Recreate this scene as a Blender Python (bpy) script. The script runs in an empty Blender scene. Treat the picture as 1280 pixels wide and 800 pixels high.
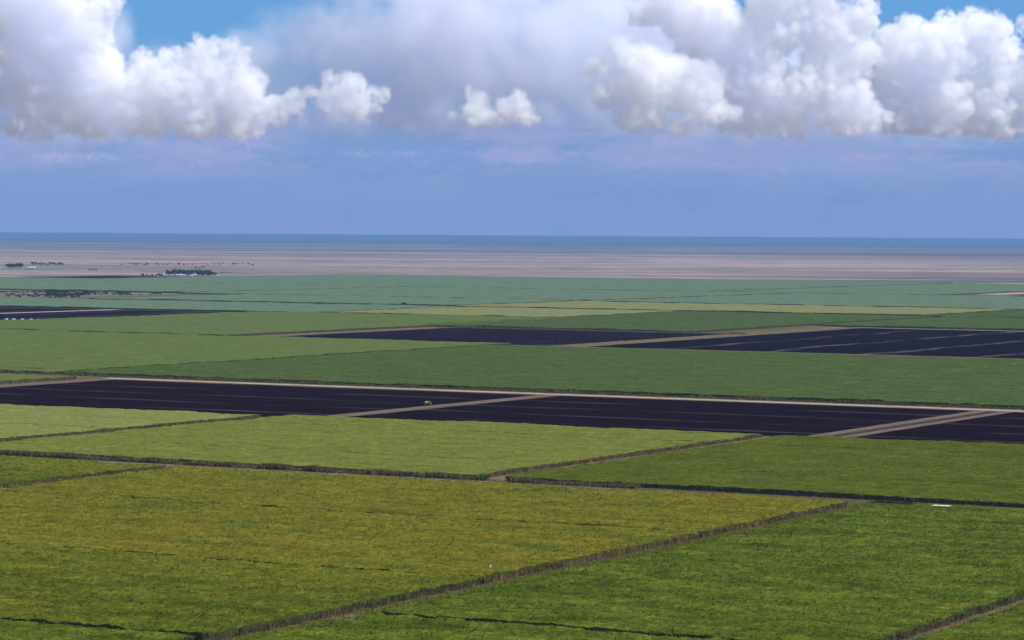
import bpy, bmesh, math, random
import numpy as np
from mathutils import Vector, Matrix

random.seed(7)
rng = np.random.default_rng(7)
scene = bpy.context.scene
col = scene.collection

# ------------------------------------------------------------------ camera
FPX = 3590.0                      # focal length in pixels of the 1280 px wide photograph
CAM_Z = 120.0                     # aerial viewpoint, metres above the fields
PITCH = math.atan(105.5 / FPX)
ROLL = 0.00625
cam_d = bpy.data.cameras.new('camera')
cam_d.sensor_width = 36.0
cam_d.lens = FPX / 1280.0 * 36.0
cam_d.clip_start = 1.0
cam_d.clip_end = 600000.0
cam = bpy.data.objects.new('camera', cam_d)
col.objects.link(cam)
fwv = Vector((0, math.cos(PITCH), -math.sin(PITCH)))
rt = Vector((1, 0, 0)); up = rt.cross(fwv)
rt2 = rt * math.cos(ROLL) + up * math.sin(ROLL)
up2 = -rt * math.sin(ROLL) + up * math.cos(ROLL)
cam.matrix_world = Matrix(((rt2.x, up2.x, -fwv.x, 0), (rt2.y, up2.y, -fwv.y, 0), (rt2.z, up2.z, -fwv.z, CAM_Z), (0, 0, 0, 1)))
scene.camera = cam

# ------------------------------------------------------------------ view, sun
scene.view_settings.view_transform = 'Standard'
scene.view_settings.look = 'None'
scene.view_settings.exposure = 0.0
scene.view_settings.gamma = 1.0
scene.view_settings.use_curve_mapping = False
cyc = scene.cycles
cyc.use_denoising = True
cyc.max_bounces = 24
cyc.diffuse_bounces = 2
cyc.glossy_bounces = 2
cyc.transmission_bounces = 3
cyc.transparent_max_bounces = 8
cyc.volume_bounces = 24
SUN_AZ = 108.0                     # degrees clockwise from the view axis
SUN_EL = 52.0
sd = bpy.data.lights.new('sun', 'SUN')
sd.energy = 5.0
sd.angle = math.radians(0.5)
sd.color = (1.0, 0.97, 0.955)
sun = bpy.data.objects.new('sun', sd)
col.objects.link(sun)
sun.location = (300, 900, 400)
sa, se = math.radians(SUN_AZ), math.radians(SUN_EL)
sdir = Vector((math.sin(sa) * math.cos(se), math.cos(sa) * math.cos(se), math.sin(se)))
sun.rotation_euler = sdir.to_track_quat('Z', 'Y').to_euler()

# ------------------------------------------------------------------ node helper
def lin(r, g, b):
    o = []
    for c in (r, g, b):
        c /= 255.0
        o.append(c / 12.92 if c <= 0.04045 else ((c + 0.055) / 1.055) ** 2.4)
    return (o[0], o[1], o[2], 1.0)

class NT:
    def __init__(s, tree):
        s.t = tree; s.k = 0
    def n(s, typ, **kw):
        x = s.t.nodes.new(typ)
        for a, b in kw.items():
            setattr(x, a, b)
        return x
    def put(s, sock, v):
        if v is None: return
        if hasattr(v, 'is_output') or isinstance(v, bpy.types.NodeSocket):
            s.t.links.new(v, sock)
        else:
            sock.default_value = v
    def m(s, op, a, b=None, c=None, clamp=False):
        x = s.n('ShaderNodeMath', operation=op, use_clamp=clamp)
        s.put(x.inputs[0], a); s.put(x.inputs[1], b); s.put(x.inputs[2], c)
        return x.outputs[0]
    def v(s, op, a, b=None, c=None):
        x = s.n('ShaderNodeVectorMath', operation=op)
        s.put(x.inputs[0], a); s.put(x.inputs[1], b)
        if c is not None:
            if op == 'SCALE': s.put(x.inputs['Scale'], c)
            else: s.put(x.inputs[2], c)
        return x.outputs['Value'] if op in ('LENGTH', 'DOT_PRODUCT', 'DISTANCE') else x.outputs[0]
    def mix(s, f, a, b, typ='RGBA', blend='MIX'):
        x = s.n('ShaderNodeMix', data_type=typ)
        if typ == 'RGBA':
            x.blend_type = blend
            s.put(x.inputs[0], f); s.put(x.inputs[6], a); s.put(x.inputs[7], b)
            return x.outputs[2]
        s.put(x.inputs[0], f); s.put(x.inputs[2], a); s.put(x.inputs[3], b)
        return x.outputs[0]
    def ss(s, val, lo, hi, t0=0.0, t1=1.0, kind='SMOOTHSTEP'):
        x = s.n('ShaderNodeMapRange', interpolation_type=kind)
        s.put(x.inputs[0], val); s.put(x.inputs[1], lo); s.put(x.inputs[2], hi); s.put(x.inputs[3], t0); s.put(x.inputs[4], t1)
        return x.outputs[0]
    def noise(s, vec, scale, detail=4.0, rough=0.55, dist=0.0, out=0, lac=2.0):
        x = s.n('ShaderNodeTexNoise')
        s.put(x.inputs['Vector'], vec); x.inputs['Scale'].default_value = scale
        x.inputs['Detail'].default_value = detail; x.inputs['Roughness'].default_value = rough
        x.inputs['Distortion'].default_value = dist; x.inputs['Lacunarity'].default_value = lac
        return x.outputs[out]
    def ramp(s, f, stops, interp='LINEAR'):
        x = s.n('ShaderNodeValToRGB')
        cr = x.color_ramp; cr.interpolation = interp
        while len(cr.elements) < len(stops): cr.elements.new(0.5)
        for e, (p, c) in zip(cr.elements, stops):
            e.position = p; e.color = c
        s.put(x.inputs[0], f)
        return x.outputs[0]

# ------------------------------------------------------------------ world: daylight sky with cumulus
world = bpy.data.worlds.new('World')
scene.world = world
world.use_nodes = True
world.node_tree.nodes.clear()
T = NT(world.node_tree)
wout = T.n('ShaderNodeOutputWorld')
sky = T.n('ShaderNodeTexSky', sky_type='NISHITA')
sky.sun_disc = False
sky.sun_elevation = se
sky.sun_rotation = sa
sky.air_density = 1.3
sky.dust_density = 0.6
sky.ozone_density = 2.0
bg_sky = T.n('ShaderNodeBackground')
T.put(bg_sky.inputs[0], sky.outputs[0]); bg_sky.inputs[1].default_value = 0.14
dirv = T.n('ShaderNodeTexCoord').outputs['Generated']
sep = T.n('ShaderNodeSeparateXYZ'); T.put(sep.inputs[0], dirv)
az = T.m('ARCTAN2', sep.outputs[0], sep.outputs[1])
el = T.m('ARCSINE', sep.outputs[2])
X = T.m('MULTIPLY_ADD', az, FPX / 100.0, 6.4)      # one unit = 1.6 degrees
Y = T.m('MULTIPLY', el, FPX / 100.0)
cx = T.n('ShaderNodeCombineXYZ'); T.put(cx.inputs[0], X); T.put(cx.inputs[1], Y)
P = cx.outputs[0]

soft_n = T.m('SUBTRACT', T.noise(P, 1.3, 3.0, 0.55), 0.5)
wv = T.v('SUBTRACT', T.noise(P, 1.7, 3.0, 0.6, out=1), (0.5, 0.5, 0.5))
PW = T.v('ADD', P, T.v('SCALE', wv, None, 0.42))
# clouds round the rest of the sky, which the camera does not see, are noise of the same colours
elsewhere = T.m('ABSOLUTE', T.m('SUBTRACT', X, 6.4))
out_f = T.m('MAXIMUM', T.ss(elsewhere, 8.0, 12.0), T.ss(Y, 3.6, 6.0))
big = T.noise(T.v('MULTIPLY', P, (0.30, 0.42, 1)), 1.0, 5.0, 0.6)
band = T.m('MULTIPLY', T.ss(Y, 1.1, 2.0), T.ss(Y, 40.0, 14.0))
A_ = T.m('MULTIPLY', T.m('MULTIPLY', T.ss(big, 0.44, 0.56), band), out_f)
B_ = T.ss(big, 0.44, 0.72, 0.5, 0.9)
ccol = T.ramp(B_, [(0.0, lin(122, 152, 205)), (0.30, lin(146, 162, 214)), (0.5, lin(174, 181, 222)), (0.72, lin(205, 207, 236)), (1.0, lin(228, 232, 248))])
# thin pinkish strata in the haze under the cloud bases
strat = T.noise(T.v('MULTIPLY', PW, (0.55, 3.2, 1)), 1.0, 4.0, 0.6)
sA = T.m('MULTIPLY', T.ss(strat, 0.44, 0.62), T.m('MULTIPLY', T.ss(Y, 0.62, 1.05), T.ss(Y, 1.75, 1.2)))
blue = T.ramp(T.m('DIVIDE', Y, 20.0, clamp=True), [(0.0, lin(127, 156, 207)), (0.035, lin(124, 155, 206)), (0.075, lin(126, 160, 211)), (0.12, lin(106, 164, 220)), (1.0, lin(80, 140, 210))])
layer = T.noise(T.v('MULTIPLY', PW, (0.22, 1.5, 1)), 1.0, 6.0, 0.62)
mott = T.noise(T.v('MULTIPLY', P, (1.2, 3.0, 1)), 1.0, 4.0, 0.6)
lowhaze = T.m('MULTIPLY', T.ss(Y, 2.6, 1.7), T.ss(Y, 0.25, 1.1))
blue = T.mix(T.m('MULTIPLY', T.ss(layer, 0.38, 0.62), T.m('MULTIPLY', lowhaze, 0.8)), blue, lin(148, 167, 214))
blue = T.mix(T.m('MULTIPLY', T.ss(mott, 0.5, 0.72), T.m('MULTIPLY', T.ss(Y, 2.2, 1.4), 0.35)), blue, lin(112, 148, 202))
base = T.mix(T.m('MULTIPLY', sA, 0.75), blue, lin(160, 168, 217))
cloudcol = T.mix(A_, base, ccol)
bg_c = T.n('ShaderNodeBackground'); T.put(bg_c.inputs[0], cloudcol); bg_c.inputs[1].default_value = 1.0
mxs = T.n('ShaderNodeMixShader')
fac = T.m('MAXIMUM', T.ss(Y, 16.0, 5.0), T.m('MULTIPLY', A_, 0.9))
T.put(mxs.inputs[0], fac); T.put(mxs.inputs[1], bg_sky.outputs[0]); T.put(mxs.inputs[2], bg_c.outputs[0])
T.put(wout.inputs[0], mxs.outputs[0])
world.cycles.sampling_method = 'MANUAL'
world.cycles.sample_map_resolution = 512

# ------------------------------------------------------------------ cumulus clouds: real volumes 25 to 45 km away
# x, y, rx, ry as seen: one unit is 1/3590 radian, y counted down from 294 at the horizon
BANK_LEFT = [(30, -12, 100, 40), (45, 14, 105, 50), (125, 12, 42, 24), (95, 48, 66, 46), (40, 62, 80, 45), (130, 70, 36, 28), (60, 112, 50, 30), (20, 118, 46, 34), (95, 112, 40, 30),
 (118, 96, 20, 20), (140, 122, 55, 44), (180, 80, 24, 24), (178, 116, 48, 40), (216, 78, 26, 28), (246, 68, 30, 32), (278, 82, 40, 40), (300, 118, 42, 46), (238, 112, 55, 42),
 (310, 148, 32, 20), (245, 146, 50, 24), (185, 146, 60, 24), (110, 145, 60, 20), (45, 145, 60, 24), (90, 85, 70, 45), (210, 110, 60, 40), (340, 135, 24, 20), (240, 160, 50, 20), (300, 160, 44, 20), (180, 158, 50, 18), (40, 162, 60, 18), (110, 160, 50, 18)]
CLOUD_A = [(362, 130, 27, 22), (388, 116, 15, 17), (345, 148, 30, 14)]
CLOUD_B = [(410, 98, 16, 20), (436, 110, 36, 22), (450, 135, 34, 22), (420, 128, 36, 26), (470, 118, 30, 14)]
CLOUD_C = [(600, 145, 40, 16), (592, 130, 24, 22), (643, 132, 28, 24), (622, 148, 38, 14), (660, 150, 20, 10), (570, 148, 20, 11)]
BANK_RIGHT = [(1000, -14, 100, 34), (850, 20, 90, 46), (905, 42, 62, 52), (960, 28, 52, 56), (1022, 28, 48, 44), (1074, 24, 30, 36), (1060, 68, 48, 36), (1035, 78, 48, 30),
 (885, 68, 50, 40), (935, 80, 60, 45), (925, 112, 44, 42), (960, 120, 60, 40), (1005, 112, 52, 38), (985, 140, 44, 24), (1050, 120, 56, 42), (1085, 138, 26, 20), (940, 144, 60, 20), (1040, 148, 50, 16), (980, 158, 44, 20), (1060, 158, 40, 18), (930, 158, 50, 18), (1090, 150, 40, 18)]
TOWER = [(745, 84, 22, 18), (780, 70, 36, 30), (806, 94, 50, 40), (868, 106, 44, 36), (862, 136, 30, 24), (820, 124, 42, 28), (845, 90, 40, 30), (800, 142, 50, 18), (900, 140, 40, 18), (760, 120, 30, 22), (860, 154, 36, 18), (800, 154, 50, 16)]
BANK_EAST = [(1150, 44, 62, 26), (1140, 76, 66, 50), (1200, 62, 56, 54), (1230, 40, 40, 32), (1212, 24, 20, 16), (1258, 85, 44, 52), (1225, 118, 60, 30), (1165, 118, 70, 40), (1120, 132, 60, 26),
 (1190, 142, 70, 20), (1250, 142, 60, 22), (1290, 110, 40, 50), (1110, 105, 50, 40), (1320, 60, 40, 60), (1275, 34, 14, 20), (1112, 50, 40, 24), (1180, 160, 60, 18), (1250, 160, 60, 18), (1120, 156, 50, 18)]
VEIL = [(560, 40, 190, 80), (620, 100, 190, 60), (700, 60, 150, 90), (800, 40, 140, 90), (460, 60, 120, 60), (410, 36, 90, 40), (540, -30, 200, 70), (760, 120, 150, 50), (480, 110, 100, 60),
 (1000, 100, 260, 80), (200, 120, 200, 55), (1200, 120, 160, 60), (40, 90, 120, 80), (350, 50, 60, 30), (690, -30, 160, 60), (415, -2, 60, 16), (360, 100, 70, 60), (600, 150, 240, 34), (400, 150, 160, 34),
 (100, 160, 180, 30), (900, 160, 260, 30), (1180, 165, 160, 26), (540, 90, 160, 70), (640, 20, 160, 60), (210, 84, 90, 36), (320, 74, 60, 40), (340, 30, 50, 26), (100, 60, 90, 60), (330, 92, 80, 60), (385, 60, 80, 56), (300, 60, 50, 30), (420, 90, 80, 60), (290, 84, 80, 50), (350, 70, 90, 50)]

def vapour(name, dens, step, base0, base1, noise_amt, scale, colr=(1, 1, 1, 1), g=0.3):
    m_ = bpy.data.materials.new(name); m_.use_nodes = True
    m_.node_tree.nodes.clear(); K = NT(m_.node_tree)
    ko = K.n('ShaderNodeOutputMaterial'); kv = K.n('ShaderNodeVolumePrincipled')
    kv.inputs['Color'].default_value = colr; kv.inputs['Anisotropy'].default_value = g
    att = K.n('ShaderNodeAttribute', attribute_name='density')
    pos = K.n('ShaderNodeNewGeometry').outputs['Position']
    sz = K.n('ShaderNodeSeparateXYZ'); K.put(sz.inputs[0], pos)
    nz = K.noise(pos, 1.0 / scale, 2.0, 0.6)
    d = K.m('MULTIPLY', att.outputs['Fac'], K.ss(K.m('ADD', sz.outputs[2], K.m('MULTIPLY', nz, 300.0)), base0 + 150, base1 + 150, 0.02, 1.0))
    d = K.m('MULTIPLY', d, K.ss(nz, 0.36, 0.60, 1 - noise_amt, 1.0))
    K.put(kv.inputs['Density'], K.m('MULTIPLY', d, dens)); kv.inputs['Density Attribute'].default_value = ''
    K.put(ko.inputs['Volume'], kv.outputs[0])
    m_.cycles.volume_step_rate = step
    return m_
M_cumulus = vapour('cumulus_vapour', 0.014, 3.0, 560, 1000, .93, 120)
M_veil = vapour('veil_vapour', 0.0017, 2.0, 750, 1500, .45, 1200, (.95, .96, 1, 1), 0.0)
M_tint_haze = vapour('tint_haze_vapour', 0.0030, 2.0, 350, 900, .3, 900, (.78, .83, 1, 1), 0.0)  # for the added volumes that stand in for distance haze on the cumulus
M_scrap = vapour('scrap_vapour', 0.0012, 2.0, -900, -500, .6, 300, (.97, .95, 1, 1), 0.0)

def cloud(name, label, puffs, D, voxel, seed, cloud_mat, levels=3, dens=1.0):
    R = np.random.default_rng(seed); C = []; S = []
    k = D / FPX
    for (x, y, rx, ry) in puffs:
        yy = (294.5 + (x - 640) * ROLL - y)
        c = np.array([(x - 640) * k, D, CAM_Z + yy * k]); a = np.array([rx, rx * .8, ry]) * k
        m_ = min(a)
        n1 = int(22 * max(1.0, max(a) / m_ * .8))
        d = R.normal(size=(n1, 3)); d /= np.linalg.norm(d, axis=1)[:, None]
        p = c + d * a * (R.random((n1, 1)) ** .4) * .66
        r = m_ * R.uniform(.30, .46, n1)
        C.append(p); S.append(r)
        # cauliflower: smaller bulges on the bulges
        for lv in range(levels):
            nn = (8, 7, 5)[lv]
            P0 = np.repeat(p, nn, 0); R0 = np.repeat(r, nn)
            d = R.normal(size=(len(P0), 3)); d[:, 2] += .35; d /= np.linalg.norm(d, axis=1)[:, None]
            r = R0 * R.uniform(.34, .6, len(P0)); p = P0 + d * (R0 * .96)[:, None]
            keep = r > voxel * 1.1
            # bases are flat: drop bulges that hang under the puff
            keep &= p[:, 2] > c[2] - a[2] * .9
            p = p[keep]; r = r[keep]
            C.append(p); S.append(r)
    C = np.concatenate(C); S = np.concatenate(S)
    org = np.array([C[:, 0].mean(), D, C[:, 2].min()])
    me = bpy.data.meshes.new(name); me.vertices.add(len(C)); me.vertices.foreach_set('co', (C - org).ravel())
    ra = me.attributes.new('puff_radius', 'FLOAT', 'POINT'); ra.data.foreach_set('value', S)
    ob = bpy.data.objects.new(name, me); col.objects.link(ob); ob.location = org
    ng = bpy.data.node_groups.new('vapour', 'GeometryNodeTree')
    ng.interface.new_socket('Geometry', in_out='INPUT', socket_type='NodeSocketGeometry')
    ng.interface.new_socket('Geometry', in_out='OUTPUT', socket_type='NodeSocketGeometry')
    N = ng.nodes; L = ng.links
    i_ = N.new('NodeGroupInput'); o_ = N.new('NodeGroupOutput')
    mp = N.new('GeometryNodeMeshToPoints'); pv = N.new('GeometryNodePointsToVolume'); sm = N.new('GeometryNodeSetMaterial')
    na = N.new('GeometryNodeInputNamedAttribute'); na.data_type = 'FLOAT'; na.inputs[0].default_value = 'puff_radius'
    L.new(i_.outputs[0], mp.inputs['Mesh']); L.new(na.outputs[0], mp.inputs['Radius'])
    L.new(mp.outputs[0], pv.inputs['Points']); L.new(na.outputs[0], pv.inputs['Radius'])
    pv.resolution_mode = 'VOXEL_SIZE'; pv.inputs['Voxel Size'].default_value = voxel; pv.inputs['Density'].default_value = 1.0
    L.new(pv.outputs[0], sm.inputs['Geometry']); sm.inputs['Material'].default_value = cloud_mat
    L.new(sm.outputs[0], o_.inputs[0])
    md = ob.modifiers.new('vapour', 'NODES'); md.node_group = ng
    ob['kind'] = 'stuff'; ob['label'] = label; ob['category'] = 'cloud'
    return ob
cloud('cloud', 'big white cumulus bank filling the upper left corner', BANK_LEFT, 30000, 17, 1, M_cumulus)
cloud('cloud', 'small bright cumulus at the right end of the left bank', CLOUD_A, 29000, 15, 4, M_cumulus)
cloud('cloud', 'soft greyish cumulus between the left bank and the middle', CLOUD_B, 33000, 20, 5, M_cumulus)
cloud('cloud', 'small isolated white cumulus with two heads in the middle', CLOUD_C, 28000, 14, 2, M_cumulus)
cloud('cloud', 'brightest white cumulus tower right of centre', TOWER, 29000, 16, 3, M_cumulus)
cloud('cloud', 'towering white cumulus bank at upper right', BANK_RIGHT, 32000, 18, 6, M_cumulus)
cloud('cloud', 'white cumulus bank in the upper right corner below the blue gap', BANK_EAST, 34500, 19, 7, M_cumulus)
cloud('cloud_veil', 'soft lavender grey cloud veil behind the bright cumulus', VEIL, 40000, 110, 8, M_veil, 2)
# added volumes in front of the cumulus, to lift and tint their grey shade
grow = lambda L, s: [(x, y + 14, rx * s, ry * s) for (x, y, rx, ry) in L]
cloud('cloud_tint_haze', 'added bluish haze in front of the upper left cumulus bank, tinting it', grow(BANK_LEFT, .95), 27500, 110, 11, M_tint_haze, 1)
cloud('cloud_tint_haze', 'added bluish haze in front of the small cumulus at left of centre, tinting it', grow(CLOUD_A + CLOUD_B, 1.1), 27500, 110, 12, M_tint_haze, 1)
cloud('cloud_tint_haze', 'added bluish haze in front of the upper right cumulus banks, tinting them', grow(BANK_RIGHT + BANK_EAST + TOWER[4:8], .95), 27500, 110, 13, M_tint_haze, 1)
for i, (x, y, rx, ry, lab) in enumerate(((500, 103, 20, 5, 'flat pale cloud shred right of the small left cumulus'), (970, 211, 17, 9, 'faint pinkish puff low over the plain right of centre'),
  (655, 201, 17, 8, 'low pinkish cloud scrap below the isolated cumulus'), (785, 200, 14, 6, 'low pinkish cloud scrap right of the centre'), (525, 203, 14, 9, 'small low cloud scrap left of the centre'),
  (248, 205, 20, 8, 'faint low puff under the left bank'), (1000, 184, 38, 6, 'flat pinkish cloud bar under the right bank'), (1170, 200, 56, 6, 'long flat cloud bar low at the right'),
  (1190, 183, 80, 7, 'flat cloud layer just under the right corner bank'), (330, 184, 34, 9, 'low whitish scrap under the right end of the left bank'), (20, 177, 44, 6, 'pale cloud bar at the left picture edge'),
  (480, 192, 70, 8, 'thin low cloud layer at left of centre'), (120, 196, 90, 9, 'thin pinkish layer low at the left'), (790, 183, 40, 5, 'thin bar under the bright tower'))):
    cloud('cloud_scrap', lab, [(x - rx * .5, y, rx * .6, ry), (x + rx * .4, y + 1, rx * .6, ry * .8), (x, y, rx * .5, ry)], 36000, 22, 40 + i, M_scrap, 1)

# ================================================================== the grid of the farmland
GA = math.radians(28.6)           # the field grid is turned this much from the view axis
SA, CA = math.sin(GA), math.cos(GA)
def g2w(u, v):                    # u runs away along the tracks, v across them to the right
    return (u * SA + v * CA, u * CA - v * SA)
def place(ob, u=0.0, v=0.0, z=0.0):
    x, y = g2w(u, v); ob.location = (x, y, z); ob.rotation_euler = (0, 0, -GA)
    return ob
def tag(o, label=None, cat=None, group=None, kind=None):
    if label: o['label'] = label
    if cat: o['category'] = cat
    if group: o['group'] = group
    if kind: o['kind'] = kind
    return o

def mesh_np(name, co, faces, mats, fmat=None, smooth=False):
    """one mesh from numpy arrays; faces is a list of (n,3)/(n,4) arrays"""
    me = bpy.data.meshes.new(name)
    co = np.asarray(co, np.float32)
    me.vertices.add(len(co)); me.vertices.foreach_set('co', co.ravel())
    li = np.concatenate([f.ravel() for f in faces]).astype(np.int32)
    ln = np.concatenate([np.full(len(f), f.shape[1], np.int32) for f in faces])
    st = np.concatenate([[0], np.cumsum(ln)[:-1]]).astype(np.int32)
    me.loops.add(len(li)); me.loops.foreach_set('vertex_index', li)
    me.polygons.add(len(ln)); me.polygons.foreach_set('loop_start', st)
    for m_ in mats: me.materials.append(m_)
    if fmat is not None: me.polygons.foreach_set('material_index', np.asarray(fmat, np.int32))
    me.polygons.foreach_set('use_smooth', np.full(len(ln), smooth))
    me.update(calc_edges=True)
    return me
def link(name, me, parent=None):
    o = bpy.data.objects.new(name, me); col.objects.link(o)
    if parent: o.parent = parent
    return o

# value noise
def hsh(ix, iy, s):
    h = (ix.astype(np.int64) * 374761393 + iy.astype(np.int64) * 668265263 + s * 982451653) & 0xffffffff
    h = ((h ^ (h >> 13)) * 1274126177) & 0xffffffff
    return ((h ^ (h >> 16)) & 0xffff) / 65535.0
def vnoise(x, y, s=0):
    ix = np.floor(x); iy = np.floor(y); fx = x - ix; fy = y - iy
    fx = fx * fx * (3 - 2 * fx); fy = fy * fy * (3 - 2 * fy)
    a = hsh(ix, iy, s); b = hsh(ix + 1, iy, s); c = hsh(ix, iy + 1, s); d = hsh(ix + 1, iy + 1, s)
    return (a * (1 - fx) + b * fx) * (1 - fy) + (c * (1 - fx) + d * fx) * fy - 0.5

# ================================================================== materials
def new_mat(name):
    m_ = bpy.data.materials.new(name); m_.use_nodes = True
    m_.node_tree.nodes.clear(); t = NT(m_.node_tree)
    o = t.n('ShaderNodeOutputMaterial'); p = t.n('ShaderNodeBsdfPrincipled')
    t.put(o.inputs[0], p.outputs[0])
    p.inputs['Roughness'].default_value = 0.85
    p.inputs['Specular IOR Level'].default_value = 0.0
    return m_, t, p
def simple(name, c, rough=0.85, metal=0.0, var=0.15, scale=1.0):
    m_, t, p = new_mat(name)
    tc = t.n('ShaderNodeTexCoord').outputs['Object']
    nz = t.noise(tc, scale, 4.0)
    hi = tuple(min(1, x * (1 + var)) for x in c[:3]) + (1,); lo = tuple(x * (1 - var) for x in c[:3]) + (1,)
    t.put(p.inputs['Base Color'], t.mix(nz, lo, hi))
    p.inputs['Roughness'].default_value = rough; p.inputs['Metallic'].default_value = metal
    return m_

def cane_mat(name, a, b, c, yellow=0.5, patch=0.5, seed=0.0, fine=1.0, far_end=None):
    """leafy canopy: green a and b in broad drifts, ripening patches c, mottled leaf by leaf"""
    m_, t, p = new_mat(name)
    tc = t.n('ShaderNodeTexCoord').outputs['Object']
    vec = t.v('ADD', tc, (seed * 37.0, seed * 91.0, 0.0))
    st = t.v('MULTIPLY', vec, (1.0, 2.2, 0.2))
    drift = t.noise(st, 0.022, 8.0, 0.68)
    c1 = t.mix(t.ss(drift, 0.34, 0.66), a, b)
    pt = t.noise(t.v('MULTIPLY', vec, (1.0, 2.6, 0.2)), 0.013, 8.0, 0.66)
    c2 = t.mix(t.m('MULTIPLY', t.ss(pt, 0.60 - 0.25 * yellow, 0.74 - 0.2 * yellow), patch), c1, c)
    if far_end:                    # the far end of this block ripens first
        sy = t.n('ShaderNodeSeparateXYZ'); t.put(sy.inputs[0], tc)
        gr = t.m('ADD', sy.outputs[1], t.m('MULTIPLY', t.m('SUBTRACT', t.noise(t.v('MULTIPLY', vec, (1.0, 2.0, 0.2)), 0.012, 6.0, 0.65), 0.5), 190.0))
        c2 = t.mix(t.m('MULTIPLY', t.ss(gr, far_end[0], far_end[1]), 0.85), c2, far_end[2])
    # rows run across; streaks along them
    row = t.noise(t.v('MULTIPLY', vec, (0.5, 1.6, 0.3)), 0.09, 6.0, 0.72)
    leaf = t.noise(t.v('MULTIPLY', vec, (1.0, 0.28, 1.0)), 0.8, 3.0, 0.75)
    clump = t.noise(t.v('MULTIPLY', vec, (0.8, 0.36, 1.0)), 0.26, 4.0, 0.7)
    k = t.m('MULTIPLY', t.ss(row, 0.3, 0.7, 1 - 0.26 * fine, 1 + 0.22 * fine), t.ss(leaf, 0.25, 0.75, 1.13 - 0.34 * fine, 1.13 + 0.34 * fine))
    k = t.m('MULTIPLY', k, t.ss(clump, 0.3, 0.7, 1 - 0.2 * fine, 1 + 0.2 * fine))
    warm = t.mix(t.ss(leaf, 0.55, 0.8, 0.0, 0.35), c2, t.mix(0.5, c2, lin(170, 160, 70)))
    lc = t.v('SCALE', warm, None, k)
    t.put(p.inputs['Base Color'], lc)
    tr = t.n('ShaderNodeBsdfTranslucent'); t.put(tr.inputs[0], lc)
    ms = t.n('ShaderNodeMixShader'); ms.inputs[0].default_value = 0.2
    t.put(ms.inputs[1], p.outputs[0]); t.put(ms.inputs[2], tr.outputs[0])
    o_ = [x for x in m_.node_tree.nodes if x.bl_idname == 'ShaderNodeOutputMaterial'][0]
    t.put(o_.inputs[0], ms.outputs[0])
    p.inputs['Roughness'].default_value = 0.7
    p.inputs['Specular IOR Level'].default_value = 0.0
    return m_

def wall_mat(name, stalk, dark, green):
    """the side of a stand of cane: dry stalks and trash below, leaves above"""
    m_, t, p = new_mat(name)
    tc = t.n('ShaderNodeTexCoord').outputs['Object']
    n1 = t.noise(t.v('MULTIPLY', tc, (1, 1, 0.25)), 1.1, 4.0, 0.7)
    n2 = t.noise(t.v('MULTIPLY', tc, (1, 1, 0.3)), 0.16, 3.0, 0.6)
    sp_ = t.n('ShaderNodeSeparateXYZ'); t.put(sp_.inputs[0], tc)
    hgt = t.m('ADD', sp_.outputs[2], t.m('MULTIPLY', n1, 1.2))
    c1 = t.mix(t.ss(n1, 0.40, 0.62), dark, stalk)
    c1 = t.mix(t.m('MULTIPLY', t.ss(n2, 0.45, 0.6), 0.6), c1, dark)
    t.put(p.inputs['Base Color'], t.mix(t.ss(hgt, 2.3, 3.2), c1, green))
    return m_

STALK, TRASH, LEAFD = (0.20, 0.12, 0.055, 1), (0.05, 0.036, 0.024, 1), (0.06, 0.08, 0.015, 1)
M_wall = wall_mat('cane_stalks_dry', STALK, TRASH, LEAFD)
M_wall_dark = wall_mat('cane_stalks_shaded_side', (0.12, 0.085, 0.045, 1), (0.045, 0.036, 0.024, 1), LEAFD)  # darker copy of the dry stalks, with the shade put into the colour
M_leaf = simple('cane_leaf', (0.085, 0.115, 0.018), 0.6, var=0.5, scale=0.8)
M_leafy = simple('cane_leaf_yellow', (0.15, 0.145, 0.026), 0.6, var=0.4, scale=0.8)
M_dry = simple('dry_leaf', (0.17, 0.115, 0.06), 0.8, var=0.6, scale=0.9)
M_brush = simple('brown_brush', (0.12, 0.085, 0.035), 0.8, var=0.6, scale=0.5)

def soil_mat(name, base, streak, period, across, amp=0.5, speck=0.3):
    m_, t, p = new_mat(name)
    tc = t.n('ShaderNodeTexCoord').outputs['Object']
    sp_ = t.n('ShaderNodeSeparateXYZ'); t.put(sp_.inputs[0], tc)
    ax = sp_.outputs[0] if across else sp_.outputs[1]
    wob = t.noise(tc, 0.006, 3.0)
    ph = t.m('ADD', t.m('DIVIDE', ax, period), t.m('MULTIPLY', wob, 0.5))
    d = t.m('ABSOLUTE', t.m('SUBTRACT', t.m('FRACT', ph), 0.5))
    sv = t.v('MULTIPLY', tc, (2.0, 0.25, 1) if across else (0.25, 2.0, 1))
    brk = t.noise(sv, 0.03, 6.0, 0.75)
    line = t.m('MULTIPLY', t.ss(d, 0.10, 0.03), t.ss(brk, 0.44, 0.62))
    rows = t.noise(t.v('MULTIPLY', tc, (1, 0.06, 1) if across else (0.06, 1, 1)), 0.25, 5.0, 0.75)
    c0 = t.mix(t.ss(rows, 0.35, 0.8), base, tuple(x * 1.8 for x in base[:3]) + (1,))
    broad = t.noise(t.v('MULTIPLY', tc, (0.5, 1.5, 1)), 0.02, 6.0, 0.7)
    c0 = t.mix(t.ss(broad, 0.52, 0.75, 0, .16), c0, tuple(x * .45 for x in streak[:3]) + (1,))
    c1 = t.mix(t.m('MULTIPLY', line, amp), c0, streak)
    sn = t.noise(sv, 0.8, 2.0, 0.8)
    c2 = t.mix(t.m('MULTIPLY', t.ss(sn, 0.64, 0.74), speck), c1, streak)
    t.put(p.inputs['Base Color'], c2)
    p.inputs['Roughness'].default_value = 0.95; p.inputs['Specular IOR Level'].default_value = 0.0
    return m_
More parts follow.
